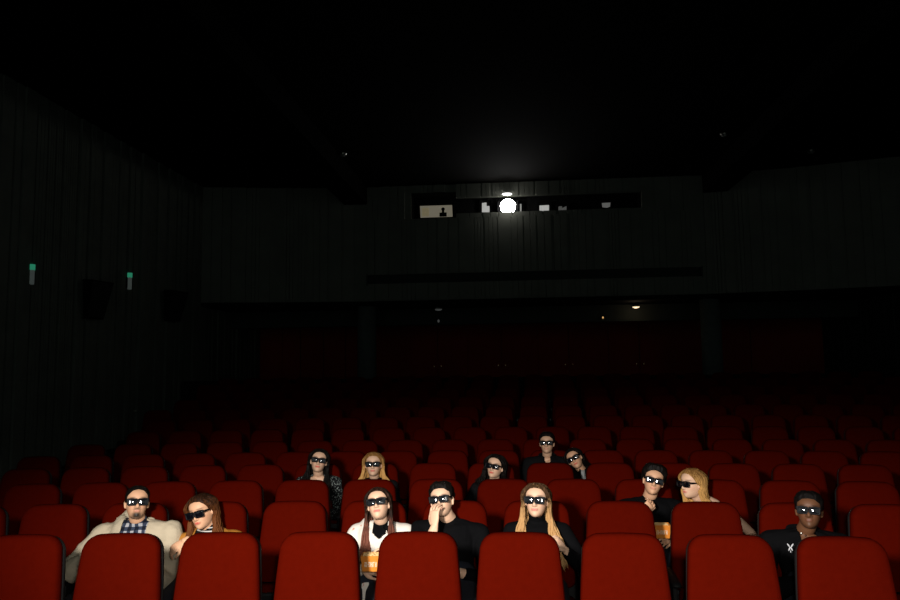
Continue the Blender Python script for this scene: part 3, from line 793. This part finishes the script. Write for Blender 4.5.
    lip = np.exp(-(x/.021)**4-((z+.0625)/.0085)**4)*face*(y > -.108); blend(lip*P.get('lipw', 1.0 if fem else .6), np.array(P['lip'])*np.array([.95, .62, .62]))
    for sx in (-1, 1):
        br = np.exp(-((x-sx*.034)/.020)**4-((z-.027-.0*np.abs(x))/.0045)**2)*face; blend(br*.75, P.get('brow', (.03, .018, .012)))
    blend(np.exp(-((np.abs(x)-.045)/.018)**2-((z+.035)/.018)**2)*face*.25, sk*np.array([1.15, .75, .7]))
    if P.get('beard'):
        gt = np.clip(np.exp(-(x/.030)**4-((z+.090)/.020)**4)+.75*np.exp(-(x/.026)**4-((z+.050)/.0045)**2), 0, 1)*face; blend(gt*P['beard'], (.02, .014, .01))
    body = from_np('body', V, Fc, skin_mat('skin_%s' % P['key']), root, cols)
    for sx in (-1, 1):
        e = MB().add(*ell((sx*.032, -.0765, -.001), (.011, .011, .009), T=Mh)).obj('eye', M_EYE, root, True)
        MB().add(*ell((sx*.032, -.0865, -.001), (.0045, .002, .0045), T=Mh)).obj('iris', M_IRIS, e, True)
    # clothes
    def garment(name, m, g, vox=.0065, open_=None, sleeves=True, hem=None, fold=.006, cut=None, seed=0, sg=None, neck=None, wscale=1.0):
        b = MB(); torso(b, g)
        if neck: b.tube([N+Vector((0, .012, -.06)), N+Vector((0, .010, .0)), N.lerp(jaw, neck)+Vector((0, .006, 0))], [(.062*k+g, .058*k+g), (.054*k+g*.7, .053*k+g*.7), (.053*k+g*.6, .054*k+g*.6)], 20, sub=3)
        if sleeves:
            sg_ = sg if sg is not None else g
            for s_, Sj in ((-1, SL), (1, SR)):
                a = arms[s_]; e, w_ = a['e'], a['w']; t_end = sleeves if isinstance(sleeves, float) else 1.0
                wr = e.lerp(w_, (t_end-.5)*2*.97) if t_end > .5 else Sj.lerp(e, t_end*2)
                if t_end > .5: b.tube([Sj, Sj.lerp(e, .5), e, e.lerp(wr, .5), wr], [.050*k+sg_, .047*k+sg_, .042*k+sg_, .040*k+sg_, .030*k+sg_*.8], 16, sub=3)
                else: b.tube([Sj, Sj.lerp(wr, .5), wr], [.050*k+sg_, .050*k+sg_, .048*k+sg_], 16, sub=3)
        V, E_, Fc = remesh(b, vox, 4)
        if fold:
            Nn = vnorm(V, Fc); V = V+Nn*(snoise(V, 34, P['sd']+seed)*fold+snoise(V, 80, P['sd']+seed+5)*fold*.35)[:, None]
        keep = np.ones(len(V), bool)
        zz_ = V[:, 2]-N.z
        if open_:
            w0, zb, wtop = open_     # half-width at the bottom (zb below the neck) and at the neck
            t = np.clip((zz_-zb)/(-.02-zb), 0, 1); wd = w0+(wtop-w0)*t
            keep &= ~((np.abs(V[:, 0]-N.x) < wd) & (V[:, 1] < N.y-.01) & (zz_ > zb))
        if cut: keep &= cut(V, zz_)
        kp = [f for f in Fc if all(keep[i] for i in f)]
        idx = -np.ones(len(V), int); used = np.unique(np.concatenate(kp)); idx[used] = np.arange(len(used))
        o = from_np(name, V[used], [idx[f] for f in kp], m, root)
        s = o.modifiers.new('thickness', 'SOLIDIFY'); s.thickness = .004; s.offset = -1
        return o
    P['clothes'](garment, N, SL, SR, loc, root, arms)
    b = MB(); legs(b, .008); b.tube([hip+Vector((0, .0, -.06)), hip+Vector((0, 0, .05))], [(.165*k, .125), (.160*k, .120)], 20, sub=2)
    V, E_, Fc = remesh(b, .009, 3); from_np('trousers', V, Fc, P.get('trousers', mat('dark_denim', (.012, .014, .022), .9, bump=.2)), root)
    for sx in (-1, 1):
        sb = MB().tube([Vector((hipx+sx*.12, -.60, .045)), Vector((hipx+sx*.12, -.68, .055)), Vector((hipx+sx*.125, -.82, .035))], [(.042, .043), (.047, .042), (.042, .026)], 16, sub=3)
        sb.box(hipx+sx*.12-.043, hipx+sx*.12+.043, -.85, -.57, .0, .018); sb.obj('shoe', mat('shoe_dark', (.02, .02, .02), .6), root, True)
    if P.get('hair'): hair_mesh(P['hair'], Mh, N, rnd, P['hairm'], root)
    bpy.context.view_layer.update()
    make_glasses(root.matrix_world@Mh, P['glabel'])
    if P.get('extra'): P['extra'](root, N, loc, arms, Mh)
    return root, N, Mh, arms

def cloth(name, col, **k): return mat('cloth_'+name, col, k.pop('rough', .9), spec=.04, bump=k.pop('bump', .25), bscale=k.pop('bscale', 350), **k)
C_BEIGE = cloth('beige', (.50, .42, .30)); C_BLACK = cloth('black', (.0035, .0035, .004)); C_BLACK2 = cloth('soft_black', (.006, .006, .0065)); C_TAN = cloth('tan', (.42, .17, .028))
C_WHITE = cloth('white', (.72, .66, .58)); 
def patmat(name, build):
    m = mat(name, (.1, .1, .1), .9, spec=.15); build(m.node_tree, m.node_tree.nodes['Principled BSDF']); return m
def b_plaid(nt, b):
    tc = nt.nodes.new('ShaderNodeTexCoord'); sep = nt.nodes.new('ShaderNodeSeparateXYZ'); nt.links.new(tc.outputs['Object'], sep.inputs[0])
    fs = []
    for ax in (0, 2):
        mu = nt.nodes.new('ShaderNodeMath'); mu.operation = 'MULTIPLY'; mu.inputs[1].default_value = 2*math.pi/.042; si = nt.nodes.new('ShaderNodeMath'); si.operation = 'SINE'
        g = nt.nodes.new('ShaderNodeMath'); g.operation = 'GREATER_THAN'; g.inputs[1].default_value = .05
        nt.links.new(sep.outputs[ax], mu.inputs[0]); nt.links.new(mu.outputs[0], si.inputs[0]); nt.links.new(si.outputs[0], g.inputs[0]); fs.append(g)
    ad = nt.nodes.new('ShaderNodeMath'); ad.operation = 'ADD'; nt.links.new(fs[0].outputs[0], ad.inputs[0]); nt.links.new(fs[1].outputs[0], ad.inputs[1])
    dv = nt.nodes.new('ShaderNodeMath'); dv.operation = 'DIVIDE'; dv.inputs[1].default_value = 2; nt.links.new(ad.outputs[0], dv.inputs[0])
    r = nt.nodes.new('ShaderNodeValToRGB'); r.color_ramp.interpolation = 'CONSTANT'; e = r.color_ramp.elements; e[0].color = (.008, .010, .018, 1); e[1].position = .4; e[1].color = (.035, .045, .075, 1); q = e.new(.8); q.color = (.40, .40, .42, 1)
    nt.links.new(dv.outputs[0], r.inputs[0]); nt.links.new(r.outputs[0], b.inputs['Base Color'])
C_PLAID = patmat('cloth_plaid', b_plaid)
def b_stripe(nt, b):
    tc = nt.nodes.new('ShaderNodeTexCoord'); sep = nt.nodes.new('ShaderNodeSeparateXYZ'); nt.links.new(tc.outputs['Object'], sep.inputs[0])
    mu = nt.nodes.new('ShaderNodeMath'); mu.operation = 'MULTIPLY'; mu.inputs[1].default_value = 2*math.pi/.022; si = nt.nodes.new('ShaderNodeMath'); si.operation = 'SINE'; g = nt.nodes.new('ShaderNodeMath'); g.operation = 'GREATER_THAN'; g.inputs[1].default_value = .55
    nt.links.new(sep.outputs[2], mu.inputs[0]); nt.links.new(mu.outputs[0], si.inputs[0]); nt.links.new(si.outputs[0], g.inputs[0])
    mx = nt.nodes.new('ShaderNodeMix'); mx.data_type = 'RGBA'; mx.inputs[6].default_value = (.006, .006, .007, 1); mx.inputs[7].default_value = (.55, .52, .48, 1); nt.links.new(g.outputs[0], mx.inputs[0]); nt.links.new(mx.outputs[2], b.inputs['Base Color'])
C_STRIPE = patmat('cloth_stripe', b_stripe)
def b_spot(nt, b):
    tc = nt.nodes.new('ShaderNodeTexCoord'); v = nt.nodes.new('ShaderNodeTexVoronoi'); v.inputs['Scale'].default_value = 48; v.feature = 'DISTANCE_TO_EDGE'; nt.links.new(tc.outputs['Object'], v.inputs['Vector'])
    n = nt.nodes.new('ShaderNodeTexNoise'); n.inputs['Scale'].default_value = 60; nt.links.new(tc.outputs['Object'], n.inputs['Vector'])
    g = nt.nodes.new('ShaderNodeMath'); g.operation = 'LESS_THAN'; g.inputs[1].default_value = .06; nt.links.new(v.outputs['Distance'], g.inputs[0])
    g2 = nt.nodes.new('ShaderNodeMath'); g2.operation = 'GREATER_THAN'; g2.inputs[1].default_value = .52; nt.links.new(n.outputs['Fac'], g2.inputs[0])
    mu = nt.nodes.new('ShaderNodeMath'); mu.operation = 'MULTIPLY'; nt.links.new(g.outputs[0], mu.inputs[0]); nt.links.new(g2.outputs[0], mu.inputs[1])
    mx = nt.nodes.new('ShaderNodeMix'); mx.data_type = 'RGBA'; mx.inputs[6].default_value = (.006, .006, .007, 1); mx.inputs[7].default_value = (.28, .32, .30, 1); nt.links.new(mu.outputs[0], mx.inputs[0]); nt.links.new(mx.outputs[2], b.inputs['Base Color'])
C_SPOT = patmat('cloth_speckled', b_spot)
def b_patch(nt, b):    # white sweater with thin red line work low on the front
    tc = nt.nodes.new('ShaderNodeTexCoord'); n = nt.nodes.new('ShaderNodeTexNoise'); n.inputs['Scale'].default_value = 16; n.inputs['Detail'].default_value = 1; nt.links.new(tc.outputs['Object'], n.inputs['Vector'])
    r = nt.nodes.new('ShaderNodeValToRGB'); e = r.color_ramp.elements; e[0].position = .66; e[0].color = (.72, .66, .58, 1); e[1].position = .70; e[1].color = (.50, .14, .08, 1); q = e.new(.74); q.color = (.72, .66, .58, 1)
    nt.links.new(n.outputs['Fac'], r.inputs[0]); nt.links.new(r.outputs[0], b.inputs['Base Color'])
C_PATCH = patmat('cloth_white_red_lines', b_patch)
m_box = mat('popcorn_box_orange', (.62, .20, .02), .6, var=.0); m_boxw = mat('popcorn_box_white', (.8, .7, .55), .6)
m_corn = mat('popcorn_pale', (.75, .50, .22), .8, bump=.5, bscale=60)
def popcorn(parent_M, P0, rz, label, h=.090, w0=.050, w1=.060):
    root = empty('popcorn_bucket', parent_M@P0, rz); b = MB()
    V = []; Fc = []
    for z, s in ((0, w0), (h, w1), (h, w1-.003), (.004, w0-.003)):
        for sx, sy in ((-1, -1), (1, -1), (1, 1), (-1, 1)): V.append((sx*s, sy*s*.8, z))
    for i in range(3):
        for k in range(4): Fc.append((i*4+k, i*4+(k+1) % 4, (i+1)*4+(k+1) % 4, (i+1)*4+k))
    Fc += [(3, 2, 1, 0), (12, 13, 14, 15)]
    b.add(V, Fc); b.obj('box', m_box, root)
    # pale block lettering across the front, too small to read in the photograph
    t = MB()
    def fy(z): return -(w0+(w1-w0)*z/h)*.8-.0012
    x = -w0*.75
    for c in range(6):
        wd = .010; z0, z1 = h*.30, h*.62
        bars = [((x, x+.0028), (z0, z1))]
        if c % 3 != 1: bars.append(((x+wd-.003, x+wd-.0004), (z0, z1)))
        bars.append(((x, x+wd-.001), ((z0+z1)/2-.0015, (z0+z1)/2+.0015) if c % 2 else (z1-.003, z1)))
        for (xa, xb), (za, zb) in bars:
            V = [(xa, fy(za), za), (xb, fy(za), za), (xb, fy(zb), zb), (xa, fy(zb), zb)]; t.add(V+[(a, q-.0015, c_) for a, q, c_ in V], [(4, 5, 6, 7), (0, 3, 2, 1), (0, 1, 5, 4), (1, 2, 6, 5), (2, 3, 7, 6), (3, 0, 4, 7)])
        x += .0125
    t.obj('lettering', m_boxw, root)
    rnd = random.Random(5); pc = MB()
    for _ in range(70):
        x, y = rnd.uniform(-.8, .8)*w1, rnd.uniform(-.8, .8)*w1*.8; q = h-.010+.010*(1-(x/w1)**2)*rnd.uniform(.3, 1); r_ = rnd.uniform(.006, .010)
        for _k in range(3): pc.add(*ell((x+rnd.uniform(-.004, .004), y+rnd.uniform(-.004, .004), q+rnd.uniform(-.003, .004)), (r_*.7, r_*.7, r_*.6), n=7, m=5))
    o = pc.obj('popcorn', m_corn, root, True); o['kind'] = 'stuff'
    tag(root, label, 'popcorn bucket', 'popcorn buckets'); return root

SK1 = (.68, .38, .225); SK2 = (.72, .45, .30); SK3 = (.68, .41, .26); SKD = (.135, .056, .025)
H_BLACK = hair_material('hair_black', (.0022, .0018, .0016), (.0085, .006, .0045))
H_BROWN = hair_material('hair_dark_brown', (.012, .006, .003), (.060, .030, .014))
H_AUBURN = hair_material('hair_auburn', (.016, .006, .0025), (.13, .042, .012), 1.03)
H_PINKBR = hair_material('hair_brown_rose_ends', (.012, .006, .0035), (.17, .058, .036), .92)
H_BLOND = hair_material('hair_blonde_dark_roots', (.045, .022, .010), (.46, .26, .105), 1.02)
H_BLOND2 = hair_material('hair_golden_blonde', (.19, .09, .025), (.55, .30, .095), 1.06)
H_COIL = hair_material('hair_coily_black', (.002, .0016, .0014), (.006, .0045, .004))

def c1(g, N, SL, SR, loc, root, arms):
    g('shirt', C_PLAID, .006, sleeves=False, neck=.30, fold=.004, seed=2)
    g('jacket', C_BEIGE, .022, open_=(.045, -.34, .075), sleeves=.97, fold=.010, sg=.030)
    # turned-down collar
    for sx in (-1, 1):
        MB().tube([N+Vector((sx*.02, .075, .01)), N+Vector((sx*.075, .04, .012)), N+Vector((sx*.092, -.03, -.035)), N+Vector((sx*.085, -.095, -.12)), N+Vector((sx*.062, -.125, -.20))], [(.014, .022), (.016, .028), (.016, .032), (.014, .030), (.006, .012)], 12, ref=Vector((0, 1, 0)), sub=4).obj('collar', C_BEIGE, root, True)
def c2(g, N, SL, SR, loc, root, arms):
    g('top', C_STRIPE, .006, sleeves=False, neck=.45, fold=.003, seed=2)
    g('jacket', C_TAN, .018, open_=(.05, -.30, .085), sleeves=.72, fold=.010, sg=.016)
    for sx in (-1, 1):
        MB().tube([N+Vector((sx*.03, .07, .0)), N+Vector((sx*.085, .03, -.01)), N+Vector((sx*.105, -.03, -.06))], [(.010, .020), (.011, .026), (.006, .012)], 12, ref=Vector((0, 1, 0)), sub=4).obj('collar', C_TAN, root, True)
def c3(g, N, SL, SR, loc, root, arms):
    g('undershirt', C_BLACK, .005, sleeves=False, neck=.25, fold=.003, seed=2)
    g('sweater', C_PATCH, .016, open_=(.0, -.060, .045), sleeves=.95, fold=.008, sg=.016)
def c4(g, N, SL, SR, loc, root, arms):
    g('sweater', C_BLACK, .012, neck=.10, sleeves=.80, fold=.006)
def c5(g, N, SL, SR, loc, root, arms):
    g('turtleneck', C_BLACK, .008, neck=.85, fold=.001, sleeves=.97)
def c6(g, N, SL, SR, loc, root, arms):
    g('jacket', C_BLACK, .022, open_=(.0, -.10, .045), sleeves=.97, fold=.010, sg=.022)
    for sx in (-1, 1):
        MB().tube([N+Vector((sx*.02, .075, .03)), N+Vector((sx*.078, .04, .025)), N+Vector((sx*.080, -.04, -.01)), N+Vector((sx*.045, -.09, -.06))], [(.010, .020), (.010, .024), (.010, .026), (.006, .012)], 12, ref=Vector((0, 1, 0)), sub=4).obj('collar', C_BLACK, root, True)
def c7(g, N, SL, SR, loc, root, arms): g('sweater', C_BLACK, .014, neck=.0, fold=.008, sleeves=.85)
def c8(g, N, SL, SR, loc, root, arms):
    g('tank_top', C_BLACK, .005, sleeves=False, fold=.003, cut=lambda V, z: (z < -.16) | ((z < -.012) & (np.abs(np.abs(V[:, 0]-N.x)-.085) < .022)))
def c9(g, N, SL, SR, loc, root, arms): g('blouse', C_SPOT, .010, open_=(.0, -.14, .06), fold=.006)
def c10(g, N, SL, SR, loc, root, arms): g('top', C_BLACK2, .010, neck=0., fold=.005)
def c12(g, N, SL, SR, loc, root, arms):
    g('shirt', C_BLACK2, .012, open_=(.0, -.06, .028), fold=.006)
    for sx in (-1, 1):
        MB().tube([N+Vector((sx*.02, .07, .03)), N+Vector((sx*.070, .035, .025)), N+Vector((sx*.068, -.04, -.01)), N+Vector((sx*.035, -.085, -.05))], [(.008, .016), (.008, .02), (.008, .02), (.005, .01)], 12, ref=Vector((0, 1, 0)), sub=4).obj('collar', C_BLACK2, root, True)
def c13(g, N, SL, SR, loc, root, arms):
    g('undershirt', mat('cloth_grey_strip', (.35, .36, .36), .9), .004, sleeves=False, fold=.002); g('jacket', C_BLACK2, .014, open_=(.004, -.30, .02), fold=.006)
def badge(root, N, loc, arms, Mh):
    m = mat('white_print', (.55, .55, .57), .8)
    # small white emblem on the chest and a metal snap at the collar
    c = loc(790.5, 547.5, -.345); b = MB()
    for dx, dz, a in ((-.010, .012, -35), (.010, .012, 35), (-.006, -.008, 25), (.006, -.008, -25)):
        T = Matrix.Translation(c+Vector((dx, 0, dz)))@Matrix.Rotation(math.radians(a), 4, 'Y'); b.add(*ell((0, 0, 0), (.0042, .004, .013), T=T))
    b.add(*ell(c+Vector((0, 0, -.024)), (.003, .003, .007))); b.obj('emblem', m, root, True)
    c = loc(801.5, 533.5, -.315); MB().add(*ell(c, (.007, .004, .007))).obj('snap_button', M_METAL, root, True)
W = lambda px, py, dy: (px, py, dy, 0)
people = [
 dict(key='a', sd=1, seat=(1, 1), eye=(137, 500), rot=(8, 13, -4), fem=False, skin=SK1, lip=(.50, .20, .15), beard=1.0, hairm=H_BLACK, sh=.215, nx=.0, vox=.0045, sc=.94,
      hair=dict(cap=.007, line=[.084, .076, .054, .040, .005, -.010, -.010, -.03, -.06, -.07], noise=.004), clothes=c1,
      arms=[{'e': (-.37, -.12, .70), 'w': (-.05, -.36, .80), 'd': (.6, -.1, .35), 'n': (.2, .2, -1), 't': -1, 'curl': .3, 'len': True}, {'e': (.34, -.10, .60), 'w': (.24, -.40, .66), 'd': (0, -1, -.2), 'n': (0, 0, -1)}],
      label='man with goatee in a beige jacket over a plaid shirt, leftmost person in the cinema', glabel='black 3D glasses on the man in the beige jacket'),
 dict(key='b', sd=2, seat=(1, 2), eye=(202, 508.5), rot=(-24, -3, 14), fem=True, skin=SK1, lip=(.55, .16, .12), hairm=H_AUBURN, nx=.02, hipx=.0, vox=.0045,
      hair=dict(cap=.012, line=LONG, strands=560, L=.27, wave=.030, vol=.018, part=.004, wx=.10, fy=.12, asym=.1), clothes=c2,
      arms=[{'e': (.10, -.40, .72), 'w': W(185, 541, -.40), 'd': (-.75, -.1, -.5), 'n': (0, .6, -.6), 't': 1, 'curl': .5}, None],
      label='woman with wavy auburn hair in a tan jacket, turned toward the man in beige', glabel='black 3D glasses on the auburn-haired woman in tan'),
 dict(key='c', sd=3, seat=(1, 4), eye=(378.5, 501.5), rot=(-6, 21, 8), sc=.92, fem=True, skin=SK2, lip=(.62, .20, .17), hairm=H_PINKBR, vox=.0045,
      hair=dict(cap=.008, line=LONG, strands=380, L=.34, wave=.008, vol=.012, part=-.004, wx=.085, fy=.135, fsplit=150), clothes=c3,
      arms=[{'e': (-.28, -.22, .66), 'w': (.0, -.44, .70), 'd': (.75, -.3, .1), 'n': (.2, .6, -.5), 't': -1, 'curl': .5}, {'e': (.28, -.25, .66), 'w': W(394, 550, -.48), 'd': (-.95, -.30, .12), 'n': (-.1, -.4, -.9), 't': 1, 'curl': .4}],
      label='smiling young woman with long brown hair in a white sweater holding popcorn', glabel='black 3D glasses on the woman in the white sweater'),
 dict(key='d', sd=4, seat=(1, 5), eye=(442, 497.5), rot=(-8, 14, 8), fem=False, skin=SK2, lip=(.60, .24, .19), hairm=H_BLACK, vox=.0035, sc=.94, nx=.03, sh=.20, tilt=-.01,
      hair=dict(cap=.012, line=SHORT, noise=.012, top=.8), clothes=c4,
      arms=[{'e': (-.24, -.36, .66), 'w': W(434.5, 527, -.40), 'd': (-.02, .25, 1), 'n': (.6, .8, 0), 't': 1, 'curl': .42}, {'e': (.27, -.2, .68), 'w': (.0, -.40, .69), 'd': (-.8, -.5, -.1), 'n': (0, -.2, -1)}],
      label='man in a black sweater with his hand at his mouth, eating', glabel='black 3D glasses on the man eating popcorn'),
 dict(key='e', sd=5, seat=(1, 6), eye=(536.5, 497.5), rot=(-3, 11, 0), fem=True, skin=SK2, lip=(.55, .24, .20), hairm=H_BLOND, vox=.0045,
      hair=dict(cap=.007, line=LONG, strands=700, L=.33, wave=.022, vol=.018, thick=.0042, part=.0, wx=.120, fy=.12, fsplit=150), clothes=c5,
      arms=[None, {'e': (.31, -.22, .66), 'w': W(566, 551, -.42), 'd': (-.55, -.1, .75), 'n': (-.5, .3, -.6), 't': 1, 'curl': .6}],
      label='woman with long wavy blonde hair and a black turtleneck, hand at her hair ends', glabel='black 3D glasses on the woman in the black turtleneck'),
 dict(key='f', sd=6, seat=(1, 9), eye=(809, 508), rot=(4, 12, 0), fem=False, skin=SKD, lip=(.16, .06, .04), lipw=.5, beard=.25, hairm=H_COIL, nx=-.02, sh=.205,
      hair=dict(cap=.013, line=SHORT, noise=.008, top=.5), clothes=c6, arms=[None, None], extra=badge, brow=(.01, .006, .005),
      label='dark-skinned man with short curly hair in a black jacket, rightmost person', glabel='black 3D glasses with white reflections on the rightmost man'),
 dict(key='g', sd=7, seat=(2, 9), eye=(653.5, 478.5), rot=(10, 10, -12), fem=False, skin=SK1, lip=(.52, .20, .15), hairm=H_BLACK, vox=.0045,
      hair=dict(cap=.028, line=[.080, .072, .058, .050, .020, .005, .0, -.04, -.07, -.075], noise=.010, top=.2), clothes=c7, nx=-.01,
      arms=[{'e': (-.30, -.25, .66), 'w': W(640, 512, -.40), 'd': (.85, -.05, .62), 'n': (-.1, .8, .2), 't': -1, 'curl': .75}, {'e': (.30, -.2, .64), 'w': (.11, -.44, .70), 'd': (-.5, -.8, 0), 'n': (-.4, .5, -.5)}],
      label='man with curly black hair in a black sweater resting his hand under his chin', glabel='black 3D glasses on the man with his hand under his chin'),
 dict(key='h', sd=8, seat=(2, 10), eye=(692.5, 481), rot=(-40, 2, 4), fem=True, skin=SK2, lip=(.60, .22, .18), hairm=H_BLOND2,
      hair=dict(cap=.011, line=LONG, strands=380, L=.22, wave=.008, vol=.014, part=.004, wx=.09, fy=.10, fsplit=95), clothes=c8, nx=.055, tilt=.015, arms=[None, {'e': (.20, -.25, .66), 'w': (.06, -.45, .67), 'd': (-.4, -1, -.1), 'n': (0, -.2, -1)}],
      label='blonde woman in a sleeveless black top turned to the man on the left', glabel='black 3D glasses on the blonde woman in the sleeveless top'),
 dict(key='i', sd=9, seat=(3, 5), eye=(319, 459), rot=(3, 12, -9), fem=True, skin=SK2, lip=(.62, .12, .08), hairm=H_BLACK,
      hair=dict(cap=.011, line=LONG, strands=300, L=.24, wave=.014, vol=.018, part=0, wx=.10, fy=.11, fsplit=110), clothes=c9, arms=[None, None],
      label='woman with long black hair in a speckled black blouse', glabel='black 3D glasses on the woman in the speckled blouse'),
 dict(key='j', sd=10, seat=(3, 6), eye=(373.5, 462.5), rot=(0, 9, 0), fem=True, skin=SK2, lip=(.55, .16, .12), hairm=H_BLOND2,
      hair=dict(cap=.012, line=LONG, strands=340, L=.17, wave=.008, vol=.018, part=0, wx=.125, fy=.10, fsplit=120), clothes=c10, arms=[None, None],
      label='woman with straight blonde hair in a black top, behind the white-sweatered girl', glabel='black 3D glasses on the blonde woman behind the white-sweatered girl'),
 dict(key='k', sd=11, seat=(3, 8), eye=(495.5, 464.5), rot=(-14, 10, -8), fem=True, skin=SK2, lip=(.60, .12, .09), hairm=H_BLACK,
      hair=dict(cap=.010, line=LONG, strands=380, L=.14, wave=.022, vol=.026, part=0, wx=.125, fy=.04, fsplit=90), clothes=c10, arms=[None, None],
      label='woman with dark wavy shoulder-length hair whose face shows above the seat back', glabel='black 3D glasses on the dark wavy-haired woman'),
 dict(key='l', sd=12, seat=(4, 10), eye=(547, 441.5), rot=(0, 8, 0), fem=False, skin=SK3, lip=(.52, .22, .17), hairm=H_BLACK, hy=-.18,
      hair=dict(cap=.012, line=SHORT, noise=.005, top=.6), clothes=c12, arms=[None, None],
      label='man with short dark hair in a black shirt, highest and farthest back', glabel='black 3D glasses on the man sitting farthest back'),
 dict(key='m', sd=13, seat=(4, 11), eye=(574.5, 457), rot=(-6, 8, 30), fem=True, skin=SK1, lip=(.58, .16, .11), hairm=H_BLACK, nx=.03, hipx=0,
      hair=dict(cap=.012, line=LONG, strands=280, L=.12, wave=.006, vol=.014, part=0, wx=.08, fy=-.02, fsplit=70), clothes=c13, arms=[None, None],
      label='woman with black hair tilting her head toward the man sitting farthest back', glabel='tilted black 3D glasses on the woman leaning her head'),
]
for P in people:
    root, N, Mh, arms = person(P)
    if P['key'] == 'c':
        p = inv_seat(1, SEATPHI[(1, 4)])@at(372, 556, rowpos(1, SEATPHI[(1, 4)]).y-.62); popcorn(root.matrix_world, Vector((p.x, p.y, p.z-.078)), root.rotation_euler.z, 'orange popcorn bucket held by the woman in the white sweater')
    if P['key'] == 'g':
        p = inv_seat(2, SEATPHI[(2, 9)])@at(661, 526, rowpos(2, SEATPHI[(2, 9)]).y-.58); popcorn(root.matrix_world, Vector((p.x, p.y, p.z-.075)), root.rotation_euler.z, 'orange popcorn bucket held by the man with his hand at his chin')
